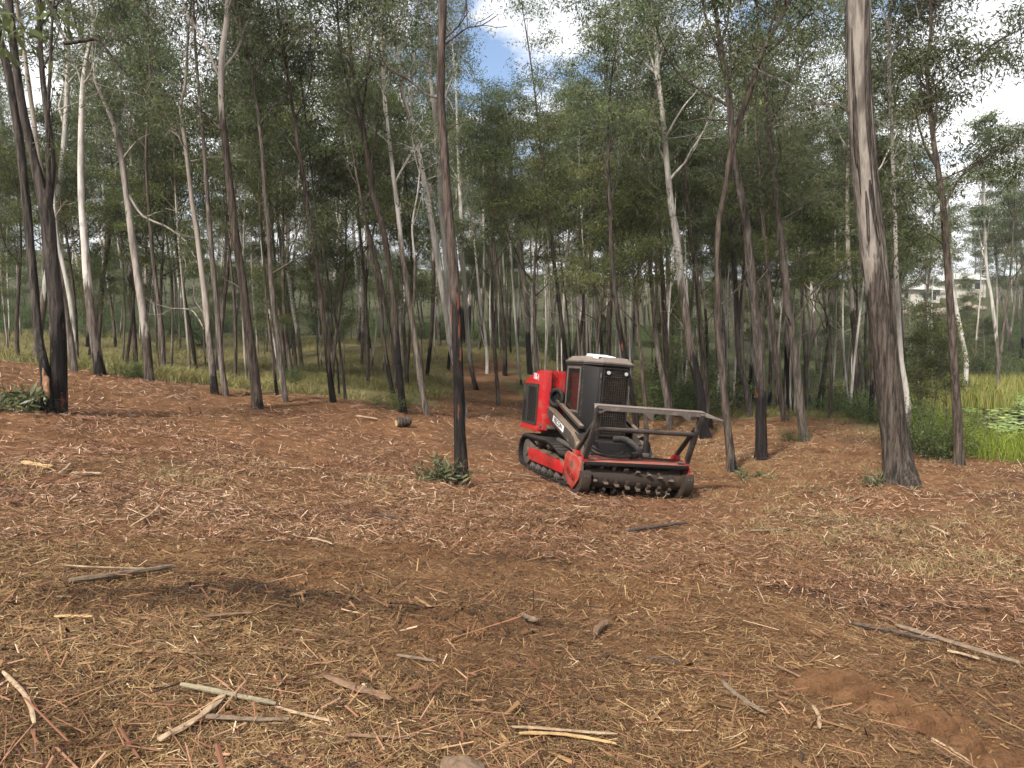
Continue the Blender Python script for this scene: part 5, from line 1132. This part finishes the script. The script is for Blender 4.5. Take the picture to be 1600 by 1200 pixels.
for k, (u, v, d, H_, lab) in enumerate([(1015, 600, 29, 2.6, 'bright green shrub behind the machine cab'), (1060, 610, 31, 2.4, 'green shrub seen past the end of the guard'), (1085, 560, 33, 3.2, 'tall green shrub between two trunks beyond the machine'), (1300, 645, 32, 1.7, 'shrub at the far edge of the cleared ground'),
                                        (1345, 645, 30, 1.6, 'dark shrub left of the biggest trunk'), (1372, 640, 28, 1.7, 'shrub just behind the biggest trunk'), (1446, 706, 19, 1.5, 'dark creeper-covered shrub between the two nearest pond trunks'), (1466, 718, 18.2, 1.5, 'leafy creeper shrub at the foot of the reddish trunk'), 
                                        (614, 640, 21.8, .9, 'small bright shrub at the foot of the twin forked trunk'), (208, 585, 21.3, .8, 'small shrub behind the ridge beside the white-topped trunk'), (455, 590, 27, 1.0, 'lime green little bush on the slope'), (1240, 690, 22, .55, 'little weedy tuft at the foot of the lone pale trunk')]):
    p = at(u, v, d); plant('shrub', float(p[0]), float(p[1]), lab, 'shrubs at the clearing edge', H_, k % 3)

for k, (u, d, H_, lab) in enumerate([(1443, 20, 3.6, 'tall loose leafy sapling between the biggest and the reddish trunk'), (1458, 20.8, 2.9, 'loose leafy sapling just left of the reddish creeper trunk'), (1474, 19.6, 3.2, 'leafy sapling tangled behind the reddish creeper trunk')]):
    plant('sapling', (u - 800) / FPX * d, d, lab, 'loose shrubs by the pond', H_, k % 3, wide=1.25)

for u, v, d, lab in ((1419, 456, 95, 'bushy tree screening the lower cream house across the pond'), (1508, 440, 100, 'bushy tree screening the higher cream house across the pond'), (1447, 462, 92, 'low bushy tree under the roof of the lower cream house')):
    p = at(u, v, d); plant('mid', float(p[0]), float(p[1]), lab, 'low trees below the houses', max(3.0, float(p[2]) - float(ground_h(p[0], p[1]))), wide=.8)
# ------------------------------------------------------------------ pond, reeds, lily pads
m, n, l, b, o = mat('pond_water'); M['water'] = m
b.inputs['Base Color'].default_value = (0.02, 0.026, 0.014, 1); b.inputs['Roughness'].default_value = 0.06; b.inputs['Specular IOR Level'].default_value = 0.5
nn = nd(n, 'ShaderNodeTexNoise', Scale=6.0, Detail=3.0); bp = nd(n, 'ShaderNodeBump', Strength=0.05, Distance=0.02); l.new(nn.outputs[0], bp.inputs['Height']); l.new(bp.outputs[0], b.inputs['Normal'])
LK = np.array([(12.5, 21), (12.5, 66), (95, 70), (95, 15), (26, 15)], float)
wm = make_mesh('water', np.column_stack([LK, np.full(len(LK), WATER_Z)]), [np.arange(5)[None, ::-1]])
put('water', wm, M['water'], kind='structure', label='still pond water under lily pads')

rng = np.random.default_rng(21)
def sample_poly(n_, poly, inset, box, dens=None):
    out = []
    while sum(len(a) for a in out) < n_:
        x = rng.uniform(box[0], box[1], 20000); y = rng.uniform(box[2], box[3], 20000)
        k = poly_sd(x, y, poly) > inset
        if dens is not None: k &= rng.random(20000) < dens(x, y)
        out.append(np.stack([x[k], y[k]], 1))
    return np.concatenate(out)[:n_]
PP = sample_poly(9000, LAKE, .2, (14, 60, 20, 62), lambda x, y: np.clip(.62 + .9 * noise(x * .35, y * .35, 0, 31), .08, 1))
rr = rng.uniform(.10, .26, len(PP)); a0 = rng.uniform(0, 6.28, len(PP)); aa = a0[:, None] + np.linspace(.25, 6.03, 8)[None]
V = np.stack([PP[:, :1] + rr[:, None] * np.cos(aa), PP[:, 1:] + rr[:, None] * np.sin(aa), WATER_Z + .012 + rng.uniform(0, .03, len(PP))[:, None] + rng.normal(0, .012, aa.shape)], -1).reshape(-1, 3)
put('lily_pads', make_mesh('lily_pads', V, [np.arange(len(V)).reshape(-1, 8)], {'tint': np.repeat(np.clip(rng.normal(.5, .22, len(PP)), 0, 1), 8)}, smooth=False), M['pad'], kind='stuff', label='floating green lily pads crowding the pond', category='lily pads')

def blades(P, hgt, w, lean, tint, bend=.35):
    """grass blades: a bent strip of two faces each"""
    m_ = len(P); a = rng.uniform(0, 6.28, m_); S = np.stack([np.cos(a), np.sin(a), np.zeros(m_)], 1)
    L_ = rng.normal(0, lean, (m_, 2)); tip = np.column_stack([L_, np.ones(m_)]) * hgt[:, None]
    mid = P + tip * np.array((.35, .35, .6)); tp_ = P + tip * np.array((1.0 + bend, 1.0 + bend, 1.0))
    wv = S * w[:, None] * .5
    V = np.stack([P - wv, P + wv, mid + wv * .8, mid - wv * .8, tp_], 1).reshape(-1, 3); i = np.arange(m_) * 5
    return V, [np.stack([i, i + 1, i + 2, i + 3], 1), np.stack([i + 3, i + 2, i + 4], 1)], np.repeat(tint, 5)
def put_blades(name, P, hgt, w, lean, tint, mt, label, cat):
    V, F, t = blades(P, hgt, w, lean, tint)
    return put(name, make_mesh(name, V, F, {'tint': t}, smooth=False), mt, kind='stuff', label=label, category=cat)

# reeds along the far bank and on the flank
def on_ground(xy): return np.column_stack([xy, ground_h(xy[:, 0], xy[:, 1])])
band = lambda x, y: np.exp(-((poly_sd(x, y, LAKE) - 1.0) / 2.4) ** 2) * ((y > 52) | (x < 17 + (y - 24) * .46 + 3.5) & (y > 40))
XY = sample_poly(9000, LAKE, -4, (22, 70, 38, 66), band)
P = np.column_stack([XY, np.maximum(ground_h(XY[:, 0], XY[:, 1]), WATER_Z - .1)])
put_blades('reeds', P, rng.uniform(.8, 1.8, len(P)), rng.uniform(.03, .06, len(P)), .22, np.clip(rng.normal(.5, .25, len(P)), 0, 1), M['reed'], 'yellowing reeds along the far pond bank', 'reeds')
# green bank grass on the near side of the pond
XY = sample_poly(24000, [(10.9, 18.3), (12.4, 16.9), (14, 16.2), (22, 15), (30, 16), (30, 22), (17, 24.5), (21, 32), (18, 34), (12.9, 24)], 0, (10, 31, 14, 35))
P = on_ground(XY); P = P[P[:, 2] > WATER_Z - .25]
put_blades('bank_grass', P, rng.uniform(.18, .7, len(P)), rng.uniform(.012, .03, len(P)), .35, np.clip(rng.normal(.5, .25, len(P)), 0, 1), M['grass_green'], 'fresh green grass on the near pond bank', 'grass')

# wood-floor grass
def forest_pts(n_, d0, d1, power):
    out = []; c_ = 0
    while c_ < n_:
        d = d0 + (d1 - d0) * rng.random(30000) ** power; x = rng.uniform(-.85, .85, 30000) * d
        k = (poly_sd(x, d, CLEARED) < -.1) & (poly_sd(x, d, LAKE) < -2) & (rng.random(30000) < np.clip(.55 + 1.0 * noise(x * .3, d * .3, 0, 41), .05, 1)) & ~((x > 11) & (d < 24))
        out.append(np.stack([x[k], d[k]], 1)); c_ += k.sum()
    return np.concatenate(out)[:n_]
XY = np.repeat(forest_pts(12500, 19, 62, 1.25), 5, 0); XY = XY + rng.normal(0, .11, XY.shape)
P = on_ground(XY)
put_blades('wood_floor_grass', P, rng.uniform(.12, .40, len(P)), rng.uniform(.012, .03, len(P)), .7, np.clip(rng.normal(.48, .2, len(P)) + .22 * noise(P[:, 0] * .25, P[:, 1] * .25, 0, 44), 0, 1), M['grass'], 'dry olive grass covering the wood floor', 'grass')
# sparse flattened grass in the clearing, thicker near the machine and to the side of the pond
out = []
while sum(map(len, out)) < 3200:
    d = 8 + 22 * rng.random(8000) ** 1.2; x = rng.uniform(-.72, .75, 8000) * d
    k = (poly_sd(x, d, CLEARED) > 0) & (rng.random(8000) < np.clip(-.12 + .6 * sstep(.5, 6, x) + .35 * (noise(x * .45, d * .45, 0, 47) - .1) + .35 * (noise(x * 1.6, d * 1.6, 0, 48)), 0, 1))
    out.append(np.stack([x[k], d[k]], 1))
XY = np.repeat(np.concatenate(out)[:3200], 5, 0); XY = XY + rng.normal(0, .09, XY.shape); P = on_ground(XY)
put_blades('clearing_grass', P, rng.uniform(.03, .10, len(P)), rng.uniform(.006, .013, len(P)), 1.3, np.clip(rng.normal(.5, .25, len(P)), 0, 1), M['straw'], 'short flattened dry grass across the cleared ground', 'grass')

# ------------------------------------------------------------------ mulch: slivers of wood lying on the soil
def slivers(name, XY, ln, wd, tint, lift, label, thin=False):
    m_ = len(XY); z = ground_h(XY[:, 0], XY[:, 1])
    a = rng.uniform(0, 6.28, m_); e = .01
    gx = (ground_h(XY[:, 0] + .06, XY[:, 1]) - z) / .06; gy = (ground_h(XY[:, 0], XY[:, 1] + .06) - z) / .06
    ca, sa = np.cos(a), np.sin(a)
    tilt = rng.normal(0, .16, m_) + np.where(rng.random(m_) < .08, rng.normal(0, .5, m_), 0)
    D = np.stack([ca, sa, np.clip(gx * ca + gy * sa, -.4, .4) + tilt], 1); D /= np.linalg.norm(D, axis=1)[:, None]
    S = np.stack([-sa, ca, np.clip(-gx * sa + gy * ca, -.4, .4) + rng.normal(0, .3, m_)], 1); S /= np.linalg.norm(S, axis=1)[:, None]
    N_ = np.cross(D, S)
    c = np.column_stack([XY, z + rng.uniform(0, 1, m_) * lift + np.abs(D[:, 2] - (gx * ca + gy * sa)) * ln * .35])
    L2, W2 = D * ln[:, None] * .5, S * wd[:, None] * .5; bow = N_ * (wd * rng.uniform(.15, .5, m_))[:, None]
    sk = S * (ln * rng.normal(0, .05, m_))[:, None]
    V = np.stack([c - L2 - W2 * rng.uniform(.2, 1, m_)[:, None], c - L2 + bow * .5, c - L2 * .9 + W2, c + L2 + W2 * rng.uniform(.1, .8, m_)[:, None] + sk, c + L2 + bow + sk, c + L2 * .92 - W2 + sk], 1).reshape(-1, 3)
    if thin:
        V = V.reshape(-1, 6, 3)[:, [0, 2, 3, 5]].reshape(-1, 3)
        return put(name, make_mesh(name, V, [np.arange(m_ * 4).reshape(-1, 4)], {'tint': np.repeat(tint, 4)}, smooth=False), M['chip'], kind='stuff', label=label, category='wood chips')
    i = np.arange(m_) * 6
    F = np.concatenate([np.stack([i + 2, i + 1, i + 4, i + 3], 1), np.stack([i + 1, i, i + 5, i + 4], 1)])
    return put(name, make_mesh(name, V, [F], {'tint': np.repeat(tint, 6)}, smooth=False), M['chip'], kind='stuff', label=label, category='wood chips')

def mulch_pts(n_, r0, r1, power, amount):
    out = []; c_ = 0
    while c_ < n_:
        r_ = r0 * (r1 / r0) ** (rng.random(60000) ** power); t = rng.uniform(-R(47), R(47), 60000); x, y = r_ * np.sin(t), r_ * np.cos(t)
        k = rng.random(60000) < cleared(x, y) * amount(x, y)
        out.append(np.stack([x[k], y[k]], 1)); c_ += k.sum()
    return np.concatenate(out)[:n_]
def rutm(XY):
    a = np.zeros(len(XY))
    for A_, B_, w_, h_ in RUTS:
        t, s, L_ = _seg(XY[:, 0], XY[:, 1], A_, B_); a = np.maximum(a, np.exp(-(s / w_) ** 2) * sstep(-.2, .2, t) * sstep(-.2, .2, L_ - t))
    return a
# fine litter close by
XY = mulch_pts(235000, 2.0, 11.5, .74, cover); m_ = len(XY)
tone = np.clip(rng.normal(.44, .20, m_) + .16 * noise(XY[:, 0] * 1.1, XY[:, 1] * 1.1, 0, 66) - .3 * rutm(XY), 0, 1) + (rng.random(m_) < .04) * .3
rs_ = (np.hypot(XY[:, 0], XY[:, 1]) / 3.4) ** .45
slivers('fine_mulch', XY, (rng.gamma(2.2, .019, m_) + .014) * rs_, (rng.gamma(2.0, .0010, m_) + .0011) * rs_, np.clip(tone, 0, 1), .016, 'fine shredded wood and bark strewn over the near soil', True)
XY = mulch_pts(4800, 2.0, 11, .95, cover); m_ = len(XY)
tone = np.clip(rng.normal(.45, .22, m_) - .2 * rutm(XY), 0, 1)
slivers('coarse_mulch', XY, rng.gamma(2.4, .04, m_) + .04, rng.gamma(2.0, .0020, m_) + .002, tone, .04, 'coarse splinters of wood strewn over the near soil')
XY = mulch_pts(2200, 2.0, 12, .95, cover); m_ = len(XY)
slivers('bark_flakes', XY, rng.gamma(3.0, .02, m_) + .03, rng.gamma(2.4, .0045, m_) + .006, np.clip(rng.normal(.36, .18, m_), 0, 1), .012, 'broad flakes of bark and split wood in the near litter')
XY = mulch_pts(125000, 6.5, 32, 1.0, cover); m_ = len(XY)
dd = np.hypot(XY[:, 0], XY[:, 1]) / 12
tone = np.clip(rng.normal(.56, .27, m_) + .12 * noise(XY[:, 0] * .6, XY[:, 1] * .6, 0, 67), 0, 1) + (rng.random(m_) < .06) * .3
slivers('far_mulch', XY, (rng.gamma(2.4, .030, m_) + .035) * dd ** .5, (rng.gamma(2.2, .0022, m_) + .0035) * dd ** .6, np.clip(tone, 0, 1), .05, 'shredded wood covering the far half of the clearing', True)

# crumbs of soil
XY = mulch_pts(11000, 2.0, 9, .95, lambda x, y: np.clip(1.15 - cover(x, y), .1, 1)); m_ = len(XY)
rd = rng.gamma(1.8, .0022, m_) + .002; z = ground_h(XY[:, 0], XY[:, 1])
oct_ = np.array([(1, 0, 0), (-1, 0, 0), (0, 1, 0), (0, -1, 0), (0, 0, 1), (0, 0, -1)], float)
V = (np.column_stack([XY, z + rd * .25])[:, None] + (oct_[None] * rng.uniform(.55, 1.3, (m_, 6, 1)) + rng.normal(0, .18, (m_, 6, 3))) * rd[:, None, None]).reshape(-1, 3)
tri = np.array([(0, 2, 4), (2, 1, 4), (1, 3, 4), (3, 0, 4), (2, 0, 5), (1, 2, 5), (3, 1, 5), (0, 3, 5)])
put('soil_crumbs', make_mesh('soil_crumbs', V, [(np.arange(m_)[:, None, None] * 6 + tri[None]).reshape(-1, 3)], {'tint': np.repeat(np.clip(rng.normal(.36, .12, m_), 0, .6), 6)}, smooth=False), M['chip'], kind='stuff', label='crumbs and clods of brown soil on the bare patches', category='soil')

# ------------------------------------------------------------------ single pieces of wood lying about
def mat_wood(name, c1, c2, rough=.8):
    m, n, l, b, o = mat(name); tc = n.new('ShaderNodeTexCoord'); nn = nd(n, 'ShaderNodeTexNoise', Scale=14.0, Detail=6.0, Roughness=.7, Distortion=1.2); l.new(tc.outputs['Object'], nn.inputs['Vector'])
    rp = ramp(n, [(.32, c1), (.66, c2)]); l.new(nn.outputs[0], rp.inputs[0]); l.new(rp.outputs[0], b.inputs['Base Color']); b.inputs['Roughness'].default_value = rough
    bp = nd(n, 'ShaderNodeBump', Strength=.5, Distance=.01); l.new(nn.outputs[0], bp.inputs['Height']); l.new(bp.outputs[0], b.inputs['Normal']); return m
M['w_dark'] = mat_wood('dark_stick', (.025, .017, .012), (.09, .062, .045)); M['w_grey'] = mat_wood('weathered_stick', (.075, .052, .034), (.22, .155, .10)); M['w_pale'] = mat_wood('fresh_splinter', (.16, .10, .055), (.42, .30, .185))
M['w_red'] = mat_wood('red_bark', (.085, .046, .026), (.22, .128, .07)); M['w_yellow'] = mat_wood('yellow_heartwood', (.28, .16, .06), (.50, .34, .16)); M['w_moss'] = mat_wood('mossy_stick', (.10, .082, .048), (.29, .245, .155)); M['stone'] = mat_wood('brown_stone', (.085, .052, .030), (.20, .13, .08), .9)

def piece(name, label, cat, mt, ends, w, flat=.6, jag=.25, bend=.0, seed=0, lift=.0):
    """a stick or slab between photo points, resting on the ground"""
    g = np.random.default_rng(900 + seed)
    p0, p1 = gp(*ends[0]), gp(*ends[1]); n_ = 11; t = np.linspace(0, 1, n_)
    x = p0[0] + (p1[0] - p0[0]) * t; y = p0[1] + (p1[1] - p0[1]) * t; L_ = math.hypot(x[-1] - x[0], y[-1] - y[0])
    nx, ny = -(y[-1] - y[0]) / L_, (x[-1] - x[0]) / L_; off = bend * L_ * np.sin(t * math.pi) + L_ * .012 * noise(t * 4, seed, 0, 71)
    x, y = x + nx * off, y + ny * off
    rz = w * flat * .5
    gz = ground_h(x, y); lin = np.polyval(np.polyfit(t, gz, 1), t); z = lin + np.maximum((gz - lin).max(), 0) * .6 + rz * .55 + lift
    P = np.stack([x, y, z], 1); base = P[n_ // 2].copy(); P = P - base
    T = np.gradient(P, axis=0); T /= np.linalg.norm(T, axis=1)[:, None]
    S = np.cross(T, (0, 0, 1.0)); S /= np.linalg.norm(S, axis=1)[:, None]; U = np.cross(S, T); k = 8
    a = np.linspace(0, 2 * np.pi, k, endpoint=False)
    rad = (1 + jag * g.normal(0, .35, (n_, k))) * np.interp(t, [0, .08, .9, 1], [.7, 1, .9, .55])[:, None]
    ring = P[:, None] + (np.cos(a) * w * .5)[None, :, None] * rad[..., None] * S[:, None] + (np.sin(a) * rz)[None, :, None] * rad[..., None] * U[:, None]
    W = Wood(); W.add(ring, k); V = np.concatenate(W.V); F = W.F[0]
    me = make_mesh(name, V, [F, np.array([list(range(k))[::-1], list(range(len(V) - k, len(V)))])], smooth=False)
    return put(name, me, mt, None, tuple(base), label=label, category=cat)
DEB = [('stick', 'dark stick lying alone in front of the drum', 'w_dark', (982, 831), (1071, 822), .06, .8), ('branch', 'long thin dark branch right of the centre foreground', 'w_dark', (1330, 975), (1462, 1000), .03, .9),
       ('branch', 'longest grey split branch near the right edge', 'w_grey', (1400, 973), (1600, 1030), .05, .7), ('splinter', 'pale splinter alongside the longest grey branch', 'w_pale', (1480, 1010), (1530, 1022), .03, .5),
       ('branch', 'thick brown branch lying on the left litter', 'w_grey', (108, 916), (272, 886), .05, .8), ('stick', 'thin pale stick parallel to the thick brown branch', 'w_pale', (100, 893), (235, 888), .018, .8),
       ('stick', 'long pale stick slanting at the lower left edge', 'w_pale', (4, 1055), (56, 1130), .02, .8), ('branch', 'mossy grey-yellow branch in the lower left foreground', 'w_moss', (282, 1086), (432, 1106), .026, .9),
       ('slab', 'torn pale slab slanting under the mossy branch', 'w_pale', (250, 1160), (352, 1095), .04, .4), ('bark_slab', 'curved red-brown bark slab in the near litter', 'w_red', (508, 1066), (612, 1110), .045, .4),
       ('slab', 'flat weathered slab below the mossy branch', 'w_grey', (318, 1128), (452, 1132), .03, .5), ('splinter', 'long pale splinter right of the mossy branch', 'w_pale', (430, 1108), (520, 1132), .016, .6),
       ('slab', 'upper of the two tan slabs at the bottom edge', 'w_pale', (800, 1166), (965, 1160), .02, .5), ('slab', 'lower of the two tan slabs at the bottom edge', 'w_yellow', (812, 1174), (962, 1174), .024, .5),
       ('knot', 'knobbly reddish chunk of wood in the bare soil', 'w_red', (930, 1005), (950, 980), .045, .9), ('knot', 'small grey chunk left of the knobbly reddish one', 'w_grey', (818, 968), (838, 988), .035, .9),
       ('slab', 'yellow split slab on the left slope', 'w_yellow', (36, 728), (82, 734), .10, .4), ('slab', 'pale split slab right of the yellow one', 'w_pale', (112, 743), (160, 747), .06, .4), ('splinter', 'forked pale splinter between the yellow and pale slabs', 'w_pale', (92, 745), (110, 733), .03, .5),
       ('splinter', 'white splinter standing out on the left mid slope', 'w_pale', (205, 827), (250, 797), .025, .5), ('stick', 'pale stick lying left of the log chunk', 'w_pale', (556, 654), (590, 660), .07, .8), ('stick', 'thin stick on the soil beside the machine track', 'w_grey', (779, 742), (840, 751), .035, .9),
       ('slab', 'twisted grey slab in the right foreground litter', 'w_grey', (1128, 1090), (1198, 1150), .03, .5), ('splinter', 'bright white splinter by the track prints', 'w_pale', (1455, 1168), (1516, 1186), .018, .6), ('splinter', 'pale forked splinter in the bottom foreground', 'w_pale', (1270, 1140), (1280, 1175), .02, .5),
       ('slab', 'rusty slab with pale edge on the right litter', 'w_red', (1212, 1060), (1262, 1076), .02, .5), ('stick', 'grey broken stick on the soil below the machine', 'w_grey', (1170, 829), (1235, 826), .05, .7), ('splinter', 'broad pale splinter on the right mid slope', 'w_pale', (1452, 828), (1482, 838), .05, .5),
       ('splinter', 'small pale splinter right of the broad one', 'w_pale', (1488, 821), (1510, 819), .035, .5), ('stick', 'dark twig across the left mid litter', 'w_dark', (585, 812), (640, 818), .03, .9), ('stick', 'pale twig on the mid litter', 'w_pale', (480, 838), (520, 851), .02, .8),
       ('slab', 'orange slab in the near trough', 'w_red', (320, 975), (395, 972), .03, .4), ('slab', 'tan slab just left of the orange one', 'w_yellow', (85, 975), (145, 980), .028, .4), ('splinter', 'grey splinter in the near centre litter', 'w_grey', (620, 1043), (680, 1048), .022, .6), ('stick', 'red stick in the bottom centre litter', 'w_red', (540, 1160), (640, 1167), .02, .7),
       ('splinter', 'brown twig near the right bank', 'w_grey', (1320, 786), (1352, 776), .03, .8), ('stick', 'curled branch at the foot of the biggest trunk', 'w_grey', (1388, 722), (1413, 748), .06, .9), ('stick', 'broken branch at the foot of the blackened pair', 'w_red', (94, 655), (110, 658), .05, .7), ('splinter', 'dark split chip by the knobbly chunk', 'w_dark', (1010, 1040), (1060, 1052), .02, .6)]
for k, (nm, lab, mt, a, b_, w, fl_) in enumerate(DEB): piece(nm, lab, 'wood', M[mt], (a, b_), w * 1.0, fl_, .45 if nm in ('slab', 'bark_slab', 'splinter', 'knot') else .18, float(np.random.default_rng(k).normal(0, .04)), k, .022 if a[1] > 850 else .03)

# short sawn log chunk at the ridge
def chunk(label, name, cat, u, v, size, mt, seed, d=None):
    g = np.random.default_rng(seed); x, y = gp(u, v, d); bm = bmesh.new(); bmesh.ops.create_icosphere(bm, subdivisions=3, radius=1)
    for vv in bm.verts:
        c = vv.co; f = 1 + .22 * float(noise(c.x * 1.7, c.y * 1.7, c.z * 1.7, seed)) + .10 * float(noise(c.x * 5, c.y * 5, c.z * 5, seed + 3))
        c.x = max(-.8, min(.82, c.x * f)) * size[0]; c.y = c.y * f * size[1]; c.z = c.z * f * size[2]
    me = bpy.data.meshes.new(name); bm.to_mesh(me); bm.free()
    return put(name, me, mt, None, (x, y, float(ground_h(x, y)) + size[2] * .55), label=label, category=cat)
x, y = gp(630, 669, 19.5); W = Wood(); tt_ = np.linspace(-1, 1, 9); P = np.stack([tt_ * .2, tt_ * .05, tt_ * .03], 1)
bark_trunk_r = np.interp(np.abs(tt_), [0, .7, 1], [.135, .14, .085])
W.tube(P, bark_trunk_r * (1 + .08 * noise(tt_ * 3, 4.0, 0, 3)), 12); V = np.concatenate(W.V); F = W.F[0]
t = thing('log_chunk', 'short brown log chunk lying near the forked trunk foot', 'log', (x, y, float(ground_h(x, y)) + .11), (0, .05, .35))
put('bark', make_mesh('bark', V, [F], {'hgt': V[:, 0], 'charh': np.full(len(V), -9.0), 'roughh': np.full(len(V), 99.0)}), M['bark_brown'], t)
for nm, k0, mt in (('cut_end', 0, 'w_yellow'), ('charred_end', len(V) - 12, 'w_dark')): put(nm, make_mesh(nm, V[k0:k0 + 12], [np.arange(12)[None] if k0 else np.arange(12)[None, ::-1]]), M[mt], t)
chunk('brown stone poking up at the bottom edge', 'stone', 'stone', 722, 1248, (.10, .08, .07), M['stone'], 8)
# small white marker peg by the uphill track
x, y = gp(760, 568, 46); pg = B().box(-.04, .04, -.04, .04, 0, .5); pg.prism([(-.04, .5), (.04, .5), (0, .58)], 'y', -.04, .04); put('marker_peg', pg.mesh('marker_peg', .004), M['white'], None, (x, y, float(ground_h(x, y)) - .05), label='little white marker peg by the uphill track', category='peg')

# ------------------------------------------------------------------ leafy suckers
def sucker(label, u, v, d, n_st, hgt, spread, seed, wide=1.0, leaf=.2):
    g = np.random.default_rng(seed); p = gp(u, v, d); W = Wood(); C = []
    for k in range(n_st):
        a = g.uniform(0, 6.28); q = np.array((g.normal(0, spread), g.normal(0, spread * .5), -.05)); Q = grow(g, q, (math.cos(a) * .7, math.sin(a) * .5, 1), hgt * g.uniform(.5, 1.1), 5, 0, .15); W.tube(Q, np.linspace(.008, .004, 6), 4); C += list(Q[2:])
    t = thing('sucker_plant', label, 'plant', (p[0], p[1], float(ground_h(*p))), group='leafy regrowth at the trunks')
    put('stems', W.mesh('stems'), M['bark_brown'], t); put('leaf_sprays', leaf_mesh('leaf_sprays', g, np.array(C), 5, .05, leaf, width=.17, droop=-.1), M['leaf_sucker'], t, kind='stuff')
sucker('grey-green leafy regrowth at the foot of the dark foreground trunk', 693, 752, 12.6, 16, .50, .17, 1, leaf=.19)
sucker('low leafy regrowth spreading left of the foreground trunk sprouts', 668, 752, 12.6, 10, .24, .16, 2, leaf=.16)
sucker('drooping big-leaved sprout left of the blackened pair', 42, 645, 14.2, 15, .48, .26, 3, leaf=.26)
sucker('low sprout at the left edge under the ridge', 10, 645, 14.2, 9, .26, .2, 4, leaf=.22)
sucker('pale grass-like tuft before the biggest trunk', 1372, 757, 14.6, 8, .3, .12, 5, leaf=.16)
sucker('small tuft in front of the shaggy bending trunk', 1170, 745, 16.6, 8, .22, .25, 6, leaf=.14)

# ------------------------------------------------------------------ houses on the hillside across the pond
M['house_wall'] = mat_paint('cream_wall', (.46, .43, .37), (.34, .30, .25), .3, .8, 0, .1, 1.0); M['house_roof'] = mat_paint('white_sheet_roof', (.55, .54, .51), (.4, .38, .34), .25, .5, 0, .2, 1.0); M['pane'] = mat_paint('dark_pane', (.02, .024, .026), (.03, .03, .03), .1, .15)
M['rock'] = mat_wood('retaining_rock', (.12, .09, .065), (.30, .25, .20), .9)
def house(label, u, v, d, w, hgt, dep, rot, wins):
    p = at(u, v, d); z = float(ground_h(p[0], p[1])); t = thing('house', label, 'house', (float(p[0]), float(p[1]), min(z, float(p[2])) - .2), (0, 0, rot), 'houses across the pond')
    zb_ = max(0.0, float(p[2]) - z) + .2
    B().box(-w / 2, w / 2, 0, dep, -1.0, zb_ + hgt).put('wall', M['house_wall'], t, .01)
    zt_ = zb_ + hgt
    rf = B(); e = .7; rv = [rf.bm.verts.new(q) for q in ((-w / 2 - e, -e, zt_), (w / 2 + e, -e, zt_), (w / 2 + e, dep + e, zt_), (-w / 2 - e, dep + e, zt_), (-w / 2 + 2.4, dep / 2, zt_ + 2.0), (w / 2 - 2.4, dep / 2, zt_ + 2.0))]
    for f in ((0, 1, 5, 4), (1, 2, 5), (2, 3, 4, 5), (3, 0, 4), (0, 3, 2, 1)): rf.bm.faces.new([rv[i] for i in f])
    rf.put('roof', M['house_roof'], t)
    for x0, x1, z0, z1 in wins:
        f = B()
        for a in ((x0 - .1, x0, z0 - .1, z1 + .1), (x1, x1 + .1, z0 - .1, z1 + .1), (x0, x1, z1, z1 + .1), (x0, x1, z0 - .1, z0)): f.box(a[0], a[1], -.06, .0, zb_ + a[2], zb_ + a[3])
        wf = f.put('window', M['house_roof'], t); B().box(x0, x1, -.03, -.005, zb_ + z0, zb_ + z1).put('pane', M['pane'], wf)
    return t
house('cream house with pale hipped roof seen between trunks across the pond', 1436, 474, 140, 9.5, 2.6, 6, .25, [(-3.4, -2.5, .9, 2.0), (.9, 2.0, .7, 2.2), (2.6, 3.9, .7, 2.2)])
house('higher cream house half hidden by leaves, right of the white forked trunk', 1518, 458, 150, 6.5, 2.7, 6, .15, [(-2.2, -1.2, .9, 2.1), (.6, 1.9, .8, 2.1)])
g = np.random.default_rng(4)
for k in range(14):
    u = 1408 + k * 9.5 + g.uniform(-2, 2); chunk('pale retaining rock on the bank below the houses', 'retaining_rock', 'rock', u, 492 + g.uniform(-5, 5) - (8 if u > 1490 else 0), (g.uniform(.6, 1.1), .7, g.uniform(.45, .8)), M['rock'], 50 + k, 132)['group'] = 'retaining rocks'
# ------------------------------------------------------------------ thin haze in the air between the trees
hz_m = bpy.data.materials.new('haze_air'); hz_m.use_nodes = True; hn = hz_m.node_tree.nodes; hn.clear()
ho = hn.new('ShaderNodeOutputMaterial'); hv_ = hn.new('ShaderNodeVolumePrincipled'); hv_.inputs['Density'].default_value = 0.0004; hv_.inputs['Color'].default_value = (0.86, 0.89, 0.93, 1); hv_.inputs['Anisotropy'].default_value = 0.2
hz_m.node_tree.links.new(hv_.outputs[0], ho.inputs['Volume'])
hb_ = B().box(-430, 430, -430, 430, -8, 75)
put('haze', hb_.mesh('haze'), hz_m, kind='stuff', label='thin pale haze in the air of the wood', category='haze')
